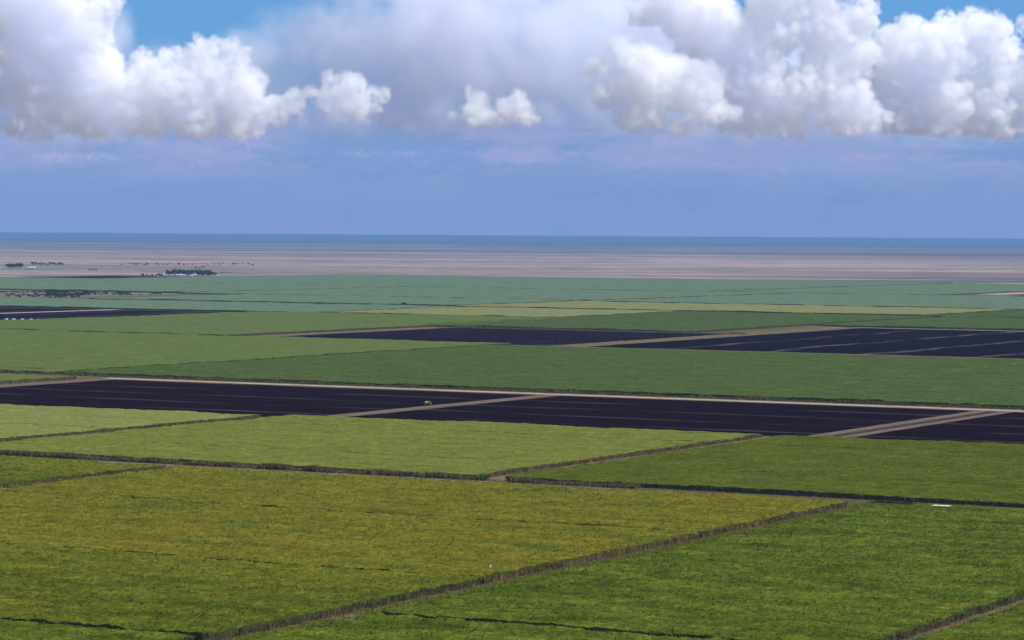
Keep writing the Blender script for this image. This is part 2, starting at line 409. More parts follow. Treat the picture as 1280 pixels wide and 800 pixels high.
M_burnt = soil_mat('burnt_soil', (0.0058, 0.0014, 0.0034, 1), (0.10, 0.08, 0.075, 1), 71.0, False, 0.5, 0.30)
M_burnt2 = soil_mat('burnt_soil_far', (0.0045, 0.0012, 0.003, 1), (0.17, 0.14, 0.12, 1), 118.0, True, 0.5, 0.06)

def track_mat(name, pale, dark, wheel, across):
    """dirt track with wheel ruts and a weedy middle"""
    m_, t, p = new_mat(name)
    tc = t.n('ShaderNodeTexCoord').outputs['Object']
    sp_ = t.n('ShaderNodeSeparateXYZ'); t.put(sp_.inputs[0], tc)
    ax = sp_.outputs[0] if across else sp_.outputs[1]
    st = t.v('MULTIPLY', tc, (1, 0.12, 1) if across else (0.12, 1, 1))
    n1 = t.noise(st, 0.22, 6.0, 0.75)
    rut = t.m('ABSOLUTE', t.m('SUBTRACT', t.m('FRACT', t.m('DIVIDE', ax, wheel)), 0.5))
    f1 = t.ss(t.m('ADD', rut, t.m('MULTIPLY', n1, 0.75)), 0.38, 0.66)
    t.put(p.inputs['Base Color'], t.mix(f1, pale, dark))
    return m_
M_track = track_mat('dirt_track', (0.235, 0.165, 0.125, 1), (0.085, 0.06, 0.04, 1), 4.4, True)
M_marl = track_mat('white_marl_road', (0.50, 0.44, 0.41, 1), (0.27, 0.21, 0.17, 1), 9.0, False)
M_marl2 = track_mat('pale_marl_track', (0.42, 0.36, 0.31, 1), (0.26, 0.21, 0.16, 1), 9.0, True)
def verge_mat(name, a, b, c):
    m_, t, p = new_mat(name)
    tc = t.n('ShaderNodeTexCoord').outputs['Object']
    n1 = t.noise(tc, 0.22, 6.0, 0.7); n2 = t.noise(tc, 0.9, 3.0, 0.7)
    c1 = t.mix(t.ss(n1, 0.38, 0.6), a, b)
    t.put(p.inputs['Base Color'], t.mix(t.ss(n2, 0.55, 0.7, 0, .8), c1, c))
    return m_
M_verge = verge_mat('grass_verge', (0.11, 0.108, 0.010, 1), (0.055, 0.072, 0.006, 1), (0.15, 0.11, 0.03, 1))
M_verge_br = verge_mat('dry_verge', (0.17, 0.12, 0.06, 1), (0.10, 0.08, 0.03, 1), (0.26, 0.19, 0.12, 1))
M_weedy = verge_mat('dark_weeds', (0.05, 0.04, 0.035, 1), (0.03, 0.028, 0.025, 1), (0.10, 0.08, 0.05, 1))
M_rubble = verge_mat('spoil_and_rubble', (0.075, 0.08, 0.015, 1), (0.19, 0.135, 0.105, 1), (0.06, 0.055, 0.02, 1))
M_scrub = verge_mat('scrub_soil', (0.17, 0.135, 0.11, 1), (0.11, 0.10, 0.065, 1), (0.24, 0.19, 0.16, 1))
M_meadow = verge_mat('far_meadow', (0.13, 0.17, 0.11, 1), (0.16, 0.18, 0.12, 1), (0.20, 0.18, 0.14, 1))
M_white = verge_mat('white_marl_patch', (0.75, 0.74, 0.76, 1), (0.55, 0.52, 0.52, 1), (0.42, 0.36, 0.33, 1))

def strip(name, mat, u0, u1, v0, v1, z, kind='structure', label=None, cat=None, step=20.0, wob=0.8, seed=1, thick=0.0, parent=None):
    """a sheet on the ground with a ragged outline"""
    uc, vc = (u0 + u1) / 2, (v0 + v1) / 2
    nu = max(1, min(160, int((u1 - u0) / step))); nv = max(1, min(160, int((v1 - v0) / step)))
    U, V = np.meshgrid(np.linspace(u0, u1, nu + 1), np.linspace(v0, v1, nv + 1), indexing='ij')
    du = vnoise(U / 7.3, V / 6.1, seed) * 2 * wob; dv = vnoise(U / 6.3, V / 7.7, seed + 5) * 2 * wob
    edge = np.zeros_like(U, bool); edge[0] = edge[-1] = True; edge[:, 0] = edge[:, -1] = True
    U2 = U + du * edge; V2 = V + dv * edge
    Z = np.full_like(U, z)
    co = np.stack([(V2 - vc).ravel(), (U2 - uc).ravel(), Z.ravel()], 1)
    ix = np.arange((nu + 1) * (nv + 1)).reshape(nu + 1, nv + 1)
    f = np.stack([ix[:-1, :-1], ix[:-1, 1:], ix[1:, 1:], ix[1:, :-1]], -1).reshape(-1, 4)
    if thick:                      # a raised bed: drop the rim to the ground
        z2 = np.where(edge, 0.02, z); co[:, 2] = z2.ravel()
    o = link(name, mesh_np(name, co, [f], [mat])); place(o, uc, vc)
    if kind == 'part': pass
    return tag(o, label, cat, None, kind)

# ================================================================== ground, plain, horizon
def ground_sheet(name, mat, x0, x1, y0, y1, z, n=6):
    xs = np.linspace(x0, x1, n); ys = y0 + (y1 - y0) * np.linspace(0, 1, n) ** 2
    Xg, Yg = np.meshgrid(xs, ys, indexing='ij')
    co = np.stack([Xg.ravel(), Yg.ravel(), np.full(Xg.size, z)], 1)
    ix = np.arange(n * n).reshape(n, n)
    f = np.stack([ix[:-1, :-1], ix[1:, :-1], ix[1:, 1:], ix[:-1, 1:]], -1).reshape(-1, 4)
    return tag(link(name, mesh_np(name, co, [f], [mat])), kind='structure')
def zones_mat():
    m_, t, p = new_mat('land')
    g = t.n('ShaderNodeNewGeometry').outputs['Position']
    s = t.n('ShaderNodeSeparateXYZ'); t.put(s.inputs[0], g)
    Yw = s.outputs[1]
    wn = t.noise(t.v('MULTIPLY', g, (0.00006, 0.0002, 0)), 1.0, 5.0, 0.6)
    # dry sawgrass plain: straw with darker sloughs and tree islands, all of them long in the view
    a = t.noise(t.v('MULTIPLY', g, (0.0030, 0.0042, 0)), 1.0, 6.0, 0.65)
    b = t.noise(t.v('MULTIPLY', g, (0.0005, 0.0011, 0)), 1.0, 5.0, 0.6)
    c = t.noise(t.v('MULTIPLY', g, (0.014, 0.012, 0)), 1.0, 5.0, 0.7)
    straw = t.mix(t.ss(b, 0.35, 0.65), (0.185, 0.145, 0.130, 1), (0.39, 0.285, 0.235, 1))
    straw = t.mix(t.ss(c, 0.45, 0.7, 0, .7), straw, (0.17, 0.13, 0.10, 1))
    straw = t.mix(t.m('MULTIPLY', t.ss(a, 0.54, 0.64), 0.75), straw, (0.07, 0.075, 0.07, 1))
    mud = t.m('MULTIPLY', t.ss(Yw, 10800.0, 8200.0), t.ss(t.noise(t.v('MULTIPLY', g, (0.0003, 0.0016, 0)), 1.0, 5.0, 0.65), 0.40, 0.58))
    straw = t.mix(t.m('MULTIPLY', mud, 0.75), straw, (0.075, 0.07, 0.075, 1))
    near = t.mix(t.ss(c, 0.4, 0.6), (0.10, 0.085, 0.04, 1), (0.07, 0.085, 0.03, 1))
    c1 = t.mix(t.ss(Yw, 5600.0, 6800.0), near, straw)
    # bands of wet prairie beyond 20 km, closed woodland and water beyond 35 km
    yy = t.m('ADD', Yw, t.m('MULTIPLY', t.m('SUBTRACT', wn, 0.5), 16000.0))
    wet = t.mix(t.ss(t.noise(t.v('MULTIPLY', g, (0.00005, 0.00045, 0)), 1.0, 5.0, 0.7), 0.44, 0.56), straw, (0.085, 0.09, 0.12, 1))
    c2 = t.mix(t.ss(yy, 15500.0, 19500.0), c1, wet)
    c3 = t.mix(t.ss(yy, 34000.0, 41000.0), c2, (0.085, 0.11, 0.16, 1))
    t.put(p.inputs['Base Color'], c3)
    p.inputs['Roughness'].default_value = 1.0; p.inputs['Specular IOR Level'].default_value = 0.0
    return m_
ground_sheet('ground', zones_mat(), -110000, 110000, -1500, 390000, 0.0, 12)

# ================================================================== cane fields
def in_view(u, v, m=1.6):
    x = u * SA + v * CA; y = u * CA - v * SA
    return (y > 760) & (np.abs(x) < np.tan(math.radians(10.2 + m)) * y + 25)

def blades(P0, h, n, R, spread=0.6, width=0.16, lean=0.5):
    """n pointed leaves from every point: (verts, tris)"""
    N = len(P0) * n
    b = np.repeat(P0, n, 0)
    an = R.uniform(0, 2 * math.pi, N); hh = np.repeat(h, n) * R.uniform(.65, 1.15, N)
    dx, dy = np.cos(an), np.sin(an)
    off = R.normal(0, spread * .4, (N, 2))
    b = b.copy(); b[:, :2] += off
    w = width * R.uniform(.6, 1.3, N)
    tip = b + np.stack([dx * hh * lean, dy * hh * lean, hh], 1)
    l = b + np.stack([-dy * w, dx * w, np.zeros(N)], 1); r = b - np.stack([-dy * w, dx * w, np.zeros(N)], 1)
    co = np.stack([l, r, tip], 1).reshape(-1, 3)
    return co, np.arange(N * 3).reshape(-1, 3)

field_no = [0]
def cane(label, u0, u1, v0, v1, mat, cell=1.0, H=2.7, leaf=None, amp=1.0, drains=(), walls=None, tuft=0.0, edge=True, far=True):
    if far: u1 *= 0.9785          # measured where the far rim of the canopy cuts what lies behind
    field_no[0] += 1; sd_ = field_no[0] * 17
    R = np.random.default_rng(sd_)
    leaf = leaf or M_leaf; walls = walls or M_wall
    uc, vc = (u0 + u1) / 2, (v0 + v1) / 2
    # cells are longer away from the camera than across: the view is grazing
    cu = cell * 1.25
    nu = max(2, int(round((u1 - u0) / cu))); nv = max(2, int(round((v1 - v0) / cell)))
    us = np.linspace(u0, u1, nu + 1); vs = np.linspace(v0, v1, nv + 1)
    cuu = (us[:-1] + us[1:]) / 2; cvv = (vs[:-1] + vs[1:]) / 2
    CU, CV = np.meshgrid(cuu, cvv, indexing='ij')
    # in whole blocks, so that the coarse cells outside the view fit
    blk = max(8, int(24 / cell))
    bu = np.minimum(np.arange(nu) // blk, nu // blk); bv = np.minimum(np.arange(nv) // blk, nv // blk)
    BUc = u0 + (bu + .5) * blk * (u1 - u0) / nu; BVc = v0 + (bv + .5) * blk * (v1 - v0) / nv
    A_, B2 = np.meshgrid(BUc, BVc, indexing='ij')
    mask = in_view(A_, B2, 1.3)
    U, V = np.meshgrid(us, vs, indexing='ij')
    s = cell
    h = (vnoise(V / (2.6 * max(s, 1)), U / (1.7 * max(s, 1)), sd_) * .62 + vnoise(V / (6.5 * max(1, s * .6)), U / 3.1 / max(1, s * .6), sd_ + 1) * .75
         + vnoise(V / 38, U / 17, 2) * .9 + vnoise(V / 110, U / 40, 7) * .9 + (R.random(U.shape) - .5) * .35) * amp
    h = H + h
    for (axis, pos, a0, a1, wdt, dep) in drains:      # furrows and washed-out rows inside the stand
        if axis == 'u': d = np.abs(U - pos - vnoise(V / 60, V * 0, sd_) * 2); on = (V > a0) & (V < a1)
        else: d = np.abs(V - pos - vnoise(U / 60, U * 0, sd_) * 2); on = (U > a0) & (U < a1)
        brk = vnoise(U / 23 + 5, V / 23, sd_ + 9) > -0.22
        h = np.where((d < wdt / 2) & on & brk, np.minimum(h, H * (1 - dep) + .2 * h), h)
    # ragged edges
    er = np.zeros_like(U); ev = np.zeros_like(U)
    er[0] = vnoise(vs / 3.1, vs * 0, sd_ + 3) * 1.6; ev[:, -1] = vnoise(us / 3.1, us * 0 + 9, sd_ + 4) * 1.6
    ev[:, 0] = -vnoise(us / 3.1, us * 0 + 19, sd_ + 6) * 1.4
    dj = (cell * .3)
    U2 = U + er + (R.random(U.shape) - .5) * dj * 2 * ((U > u0) & (U < u1)); V2 = V + ev + (R.random(U.shape) - .5) * dj * 2 * ((V > v0) & (V < v1))
    ix = np.arange(U.size).reshape(U.shape)
    F = np.stack([ix[:-1, :-1], ix[:-1, 1:], ix[1:, 1:], ix[1:, :-1]], -1)[mask]
    co = np.stack([(V2 - vc).ravel(), (U2 - uc).ravel(), h.ravel()], 1)
    faces = [F]; fm = [np.zeros(len(F), int)]
    # sides down to the ground
    nb = len(co); extra = []
    def skirt(idx, du, dv, m_):
        nonlocal nb
        top = co[idx]
        bot = top.copy(); bot[:, 2] = 0.02; bot[:, 0] += dv; bot[:, 1] += du
        extra.append(bot); b0 = nb; nb += len(bot)
        k = np.arange(len(idx) - 1)
        q_ = np.stack([idx[:-1], b0 + k, b0 + k + 1, idx[1:]], 1)
        q_ = q_[m_]
        faces.append(q_); fm.append(np.ones(len(q_), int))
    skirt(ix[0, ::-1], .5, 0, mask[0, ::-1]); skirt(ix[-1, :], -.5, 0, mask[-1, :])
    skirt(ix[:, -1][::-1], 0, -.5, mask[:, -1][::-1]); skirt(ix[:, 0], 0, .5, mask[:, 0])
    # coarse remainder outside the view
    qb = []
    for i in range(0, nu, blk):
        for j in range(0, nv, blk):
            if not mask[i, j]:
                i2, j2 = min(i + blk, nu), min(j + blk, nv)
                qb.append([ix[i, j], ix[i, j2], ix[i2, j2], ix[i2, j]])
    if qb: faces.append(np.array(qb)); fm.append(np.zeros(len(qb), int))
    allco = np.concatenate([co] + extra)
    nb = len(allco)
    parts = [allco]
    def add_blades(PP, hh, n, mi, **k):
        nonlocal nb
        if not len(PP): return
        c_, t_ = blades(PP, hh, n, R, **k)
        parts.append(c_); faces.append(t_ + nb); fm.append(np.full(len(t_), mi)); nb += len(c_)
    if edge:
        sp = 0.55 if u0 < 1300 else (0.9 if u0 < 2000 else 2.6)
        for side in ('near', 'right', 'left'):
            L_ = (v1 - v0) if side == 'near' else (u1 - u0)
            n = int(L_ / sp)
            tt = R.uniform(0, 1, n)
            jit = R.uniform(-.2, 1.3, n)
            if side == 'near': uu = u0 + jit; vv = v0 + tt * L_
            elif side == 'right': uu = u0 + tt * L_; vv = v1 - jit
            else: uu = u0 + tt * L_; vv = v0 + jit
            k = in_view(uu, vv, .8); uu, vv = uu[k], vv[k]
            cl = vnoise(uu / 9, vv / 9, sd_ + 12)
            PP = np.stack([vv - vc, uu - uc, H * (.62 + cl * .5)], 1)
            add_blades(PP, np.full(len(PP), H * .55), 5, 2, spread=1.0, width=.13 if u0 < 1300 else .2, lean=.55)
            sel_ = R.random(len(PP)) < .75
            PD = PP[sel_].copy(); PD[:, 2] = R.uniform(.0, .5, len(PD))
            add_blades(PD, R.uniform(.8, 2.3, len(PD)), 2, 3, spread=.9, width=.10 if u0 < 1300 else .16, lean=.25)
    if tuft > 0:
        n = int((u1 - u0) * (v1 - v0) * tuft)
        uu = R.uniform(u0, u1, n); vv = R.uniform(v0, v1, n); k = in_view(uu, vv, .5); uu, vv = uu[k], vv[k]
        iu = np.clip(((uu - u0) / (u1 - u0) * nu).astype(int), 0, nu); iv = np.clip(((vv - v0) / (v1 - v0) * nv).astype(int), 0, nv)
        PP = np.stack([vv - vc, uu - uc, h[iu, iv] - .25], 1)
        add_blades(PP, np.full(len(PP), 1.05), 3, 0, spread=.6, width=.17, lean=.8)
    # drop unused vertices
    allv = np.concatenate(parts)
    used = np.zeros(len(allv), bool)
    for f in faces: used[f.ravel()] = True
    new = np.cumsum(used) - 1
    faces = [new[f] for f in faces if len(f)]
    fm = [f for f in fm if len(f)]
    me = mesh_np('cane_field', allv[used], faces, [mat, walls, leaf, M_dry], np.concatenate(fm))
    o = link('cane_field', me); place(o, uc, vc)
    return tag(o, label, 'cane field', None, 'stuff')

# colours, near to far
def rgb(r, g, b): return (r, g, b, 1)
C_dark = cane_mat('cane_deep_green', rgb(.046, .066, .005), rgb(.092, .118, .011), rgb(.122, .122, .012), .32, .6, 1)
C_dark2 = cane_mat('cane_deep_green_plain', rgb(0.056, 0.072, 0.0059), rgb(0.075, 0.090, 0.0082), rgb(0.108, 0.105, 0.0118), .0, .2, 2, .8)
C_near = cane_mat('cane_green_turning', rgb(.046, .062, .004), rgb(.090, .105, .009), rgb(.128, .115, .010), .45, .75, 3, 1.0, (-20.0, 110.0, rgb(.120, .118, .009)))
C_yel = cane_mat('cane_ripening_yellow', rgb(0.113, 0.107, 0.0084), rgb(0.137, 0.123, 0.0103), rgb(0.066, 0.086, 0.0084), .42, .85, 4, .85)
C_lite = cane_mat('cane_pale_green', rgb(0.147, 0.161, 0.0370), rgb(0.171, 0.178, 0.0459), rgb(0.095, 0.121, 0.0176), .1, .6, 5, .55)
C_mid = cane_mat('cane_mid_green', rgb(0.107, 0.126, 0.0176), rgb(0.135, 0.145, 0.0247), rgb(0.159, 0.144, 0.0265), .2, .5, 6, .7)
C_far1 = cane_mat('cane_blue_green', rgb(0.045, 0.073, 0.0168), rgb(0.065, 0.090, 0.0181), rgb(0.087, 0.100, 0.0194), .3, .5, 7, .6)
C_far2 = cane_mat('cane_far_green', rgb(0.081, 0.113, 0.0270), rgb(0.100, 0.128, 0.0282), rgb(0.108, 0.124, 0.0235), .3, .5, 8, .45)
C_far3 = cane_mat('cane_very_far_green', rgb(0.086, 0.136, 0.0737), rgb(0.126, 0.172, 0.0907), rgb(0.141, 0.168, 0.0680), .3, .5, 9, .6)  # grey of distance haze mixed into the leaf colour
C_fary = cane_mat('cane_far_yellow', rgb(.165, .175, .058), rgb(.200, .195, .062), rgb(.10, .14, .045), .35, .8, 10, .5)

# nearest row of fields
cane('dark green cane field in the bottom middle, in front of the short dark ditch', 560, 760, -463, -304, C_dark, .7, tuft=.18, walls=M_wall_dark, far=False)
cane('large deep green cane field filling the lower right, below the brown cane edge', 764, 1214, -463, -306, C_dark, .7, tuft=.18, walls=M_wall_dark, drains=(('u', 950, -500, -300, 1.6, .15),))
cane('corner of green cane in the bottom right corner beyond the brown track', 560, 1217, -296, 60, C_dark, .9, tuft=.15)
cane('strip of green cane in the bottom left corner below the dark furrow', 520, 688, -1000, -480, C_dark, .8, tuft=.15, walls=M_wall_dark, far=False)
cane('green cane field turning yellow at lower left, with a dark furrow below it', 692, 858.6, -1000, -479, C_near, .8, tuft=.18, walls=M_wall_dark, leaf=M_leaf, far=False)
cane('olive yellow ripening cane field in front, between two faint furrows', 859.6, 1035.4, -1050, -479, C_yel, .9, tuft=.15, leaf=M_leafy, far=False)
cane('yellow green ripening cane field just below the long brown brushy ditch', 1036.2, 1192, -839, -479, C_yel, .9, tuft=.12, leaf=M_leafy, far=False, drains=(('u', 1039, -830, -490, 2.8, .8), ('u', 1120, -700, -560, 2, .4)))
cane('wedge of green cane at the left edge ending in a tall brown edge', 1020, 1194, -1300, -850, C_near, 1.0, tuft=.1, far=False)
# second row
cane('pale green cane field at the left edge below the burnt field', 1230, 1562, -1700, -1038, C_lite, 1.2, amp=.8, far=False, H=2.3, drains=(('u', 1402, -1500, -1040, 4, .55),))
cane('long light green cane field in the middle below the burnt fields', 1230, 1578, -1022, -690, C_mid, 1.2, amp=.8, far=False, H=2.3, walls=M_wall,
     drains=(('u', 1322, -960, -735, 4.5, .8), ('u', 1504, -985, -700, 4.5, .8), ('u', 1450, -860, -790, 3.5, .6)))
cane('plain green cane field at the right edge below the burnt fields', 1231, 1578, -674, 40, C_dark2, 1.2, amp=.8, far=False, H=2.3, walls=M_wall_dark,
     drains=(('u', 1320, -660, -430, 4.5, .75), ('u', 1501, -650, -430, 4.5, .75), ('u', 1400, -560, -500, 3.5, .6)))
# beyond the first burnt fields
cane('green cane behind the brown track at the far left of the burnt field', 1500, 1932, -2600, -1436, C_far2, 3.0, amp=1.0)
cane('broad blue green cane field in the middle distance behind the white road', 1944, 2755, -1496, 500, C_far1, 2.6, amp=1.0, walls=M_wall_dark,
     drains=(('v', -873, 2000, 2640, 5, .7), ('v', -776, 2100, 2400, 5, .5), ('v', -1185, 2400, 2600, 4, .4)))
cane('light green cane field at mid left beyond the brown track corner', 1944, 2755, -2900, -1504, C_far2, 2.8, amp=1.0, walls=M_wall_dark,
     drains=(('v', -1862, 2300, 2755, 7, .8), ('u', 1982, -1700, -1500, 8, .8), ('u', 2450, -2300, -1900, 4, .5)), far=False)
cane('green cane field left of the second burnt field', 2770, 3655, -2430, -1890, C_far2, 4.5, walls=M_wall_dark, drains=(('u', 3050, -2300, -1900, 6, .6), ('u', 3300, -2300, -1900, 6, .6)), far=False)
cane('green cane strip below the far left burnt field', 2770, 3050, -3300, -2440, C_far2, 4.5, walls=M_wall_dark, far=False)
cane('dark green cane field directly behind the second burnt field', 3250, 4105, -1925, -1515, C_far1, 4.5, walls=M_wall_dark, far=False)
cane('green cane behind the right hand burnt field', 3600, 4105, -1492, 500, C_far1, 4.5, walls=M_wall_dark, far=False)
cane('pale yellow cane field at centre of the distance', 3690, 4125, -2330, -1940, C_fary, 5, walls=M_wall_dark, far=False)
cane('long pale yellow cane strip crossing the right side of the distance', 4160, 4600, -2380, -1552, C_fary, 5, walls=M_wall_dark, far=False)
cane('green cane strip at the right edge beside the yellow strip', 4135, 4600, -1530, 500, C_far1, 5, walls=M_wall_dark, far=False)
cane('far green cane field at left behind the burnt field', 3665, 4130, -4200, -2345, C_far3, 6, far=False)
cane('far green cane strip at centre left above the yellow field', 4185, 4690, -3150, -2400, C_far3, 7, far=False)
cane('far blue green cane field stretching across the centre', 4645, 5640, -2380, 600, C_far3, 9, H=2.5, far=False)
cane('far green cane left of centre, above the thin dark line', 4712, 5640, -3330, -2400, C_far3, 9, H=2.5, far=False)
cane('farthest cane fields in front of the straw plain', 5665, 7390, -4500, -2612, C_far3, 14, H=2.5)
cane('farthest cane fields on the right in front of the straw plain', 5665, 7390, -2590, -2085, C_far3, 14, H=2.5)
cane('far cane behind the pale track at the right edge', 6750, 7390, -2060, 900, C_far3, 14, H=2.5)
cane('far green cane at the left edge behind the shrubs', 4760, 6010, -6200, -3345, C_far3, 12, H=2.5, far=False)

# ================================================================== burnt, harvested blocks
def burnt(label, u0, u1, v0, v1, mat):
    return strip('burnt_field', mat, u0, u1, v0, v1, 0.06, label=label, cat='field', step=8.0, wob=1.6, seed=int(u0 + abs(v0)) % 97)
burnt('burnt black field at left between the brown track and the white road', 1575, 1914, -1410, -1017, M_burnt)
burnt('burnt black field in the middle between the two dirt tracks', 1594, 1914, -998, -673, M_burnt)
burnt('burnt black field at the right edge beyond the double dirt track', 1594, 1908, -645, 300, M_burnt)
burnt('second burnt field farther back with a pointed left end', 2765, 3235, -1852, -1460, M_burnt)
burnt('large burnt field at mid right crossed by pale dust lines', 2765, 3580, -1422, 600, M_burnt2)
burnt('burnt field at the far left with pale tracks', 3062, 3650, -3600, -2452, M_burnt2)
burnt('purple burnt strip in front of the farmstead', 6140, 6560, -4860, -4400, M_burnt2)
burnt('burnt corner at the far right edge', 5670, 6740, -1960, 900, M_burnt2)

# ================================================================== tracks, verges, spoil
def track(label, u0, u1, v0, v1, mat=None, z=0.12, name='dirt_track', wob=.7, step=6):
    return strip(name, mat or M_track, u0, u1, v0, v1, z, label=label, cat='track', step=step, wob=wob, seed=int(u0 * 3 + abs(v1)) % 89)
strip('grass_verge', M_verge_br, 2765, 3590, -1464, -1420, .08, step=8, wob=3, seed=31)
strip('grass_verge', M_verge_br, 2770, 3245, -1890, -1853, .08, step=8, wob=2.5, seed=32)
track('dirt track between the left and middle burnt fields', 1592, 1925, -1017, -999)
track('left lane of the double dirt track at right', 1592, 1925, -673.5, -662)
track('right lane of the double dirt track at right', 1592, 1925, -654, -645)
strip('grass_verge', M_weedy, 1590, 1918, -661, -654, .09, step=4, wob=1.0, seed=4)
track('brown track along the left end of the burnt field', 1380, 1925, -1434, -1411)
track('white marl road along the back of the burnt fields', 1918, 1928, -1430, 500, M_marl, z=.14, name='marl_road', wob=.9)
strip('grass_verge', M_verge_br, 1928, 1946, -2600, 500, .09, step=5, wob=1.0, seed=6)
strip('grass_verge', M_verge_br, 1908, 1918, -1440, 500, .10, step=5, wob=1.2, seed=16)
track('pale dirt track between the two far burnt fields', 2765, 3590, -1452, -1432, M_track)
track('pale track running along the left side of the second burnt field', 2770, 3245, -1880, -1862, M_track)
track('pale road behind the large burnt field', 3582, 3592, -1500, 600, M_marl)
track('brown edge behind the second burnt field', 3236, 3247, -1900, -1460, M_track)
strip('grass_verge', M_verge_br, 2756, 2768, -2400, 500, .07, step=8, wob=1.5, seed=8)
track('white track climbing to the right edge in the distance', 4000, 4600, -1552, -1530, M_marl2)
track('dark brown track edging the yellow strip', 4128, 4158, -2300, -1540, M_track)
track('pale track far right', 5890, 7000, -2082, -2062 + 40, M_marl2)
track('pale track crossing the far left burnt field', 3330, 3700, -2716, -2690, M_marl2)
strip('grass_verge', M_verge_br, 4602, 4618, -2500, 400, .08, step=10, wob=2, seed=9)
track('straw coloured dirt road at the far left', 6150, 6250, -6600, -4900, M_marl2)
# verges of the near ditches
strip('grass_verge', M_verge, 560, 1230, -481, -460, .05, step=3, wob=.9, seed=21)
strip('grass_verge', M_verge, 1217, 1230, -487, 60, .05, step=4, wob=.9, seed=22)
strip('grass_verge', M_verge_br, 560, 1217, -305, -296, .05, step=3, wob=.7, seed=23)
strip('grass_verge', M_verge, 1030, 1197, -850, -839, .05, step=3, wob=.7, seed=24)
strip('grass_verge', M_verge_br, 1228, 1590, -690, -674, .05, step=4, wob=.9, seed=25)
strip('grass_verge', M_verge_br, 1228, 1590, -1039, -1022, .05, step=4, wob=.9, seed=26)
strip('spoil_bank', M_rubble, 1198, 1224, -1300, -595, .10, step=3, wob=1.6, seed=27)
strip('dirt_patch', M_rubble, 756, 773, -478, -465, .12, step=2, wob=1.3, seed=28)
# white marl spots
for (u, v, du, dv, s_) in ((1188, -845, 5, 7, 1), (1194, -470, 7, 7, 2), (1221, -446, 5, 9, 3), (1213, -810, 3, 2, 4), (1209, -720, 3, 3, 5), (1209, -693, 3, 3, 6), (1211, -683, 3, 2, 7), (4610, -1890, 8, 70, 8), (4625, -1545, 8, 9, 9)):
    o = strip('marl_patch', M_white, u - du / 2, u + du / 2, v - dv / 2, v + dv / 2, .16, step=1.2 if u < 2000 else 6, wob=.9, seed=s_)

# positions on the field grid, metres
WAGONS = [(3115, -2486), (3116, -2474), (3115, -2458), (3120, -2447), (3121, -2435)]
HOUSES = [(6650, -4694, 14.6, 7.3, 3.5, -0.13, 'long low white farm building at the centre of the farm trees'), (6538, -4600, 8.8, 6, 5, 0.02, 'brightest white farm building in front of the farm trees'), (6579, -4603, 6.7, 6, 4, -0.07, 'small white farm building right of the brightest one'), (6541, -4562, 7.1, 6, 6, 0.05, 'tall pale farm building beside the dark tree mass'), (6567, -4685, 6.7, 6, 5, 0.06, 'small white building near the left end of the farm trees'), (6598, -4734, 4.0, 6, 6, -0.22, 'narrow pale building at the left end of the farm trees'), (6616, -4539, 5.8, 6, 5, -0.24, 'small white house at the right end of the farm trees'), (6849, -4730, 4.6, 6, 4, 0.17, 'little pale house behind the right end trees'), (7600, -5958, 22.6, 11.3, 4, -0.12, 'white roofed barn alone on the grass at the far left'), (7473, -5993, 10.5, 6, 5, -0.13, 'pale building cut by the left picture edge')]
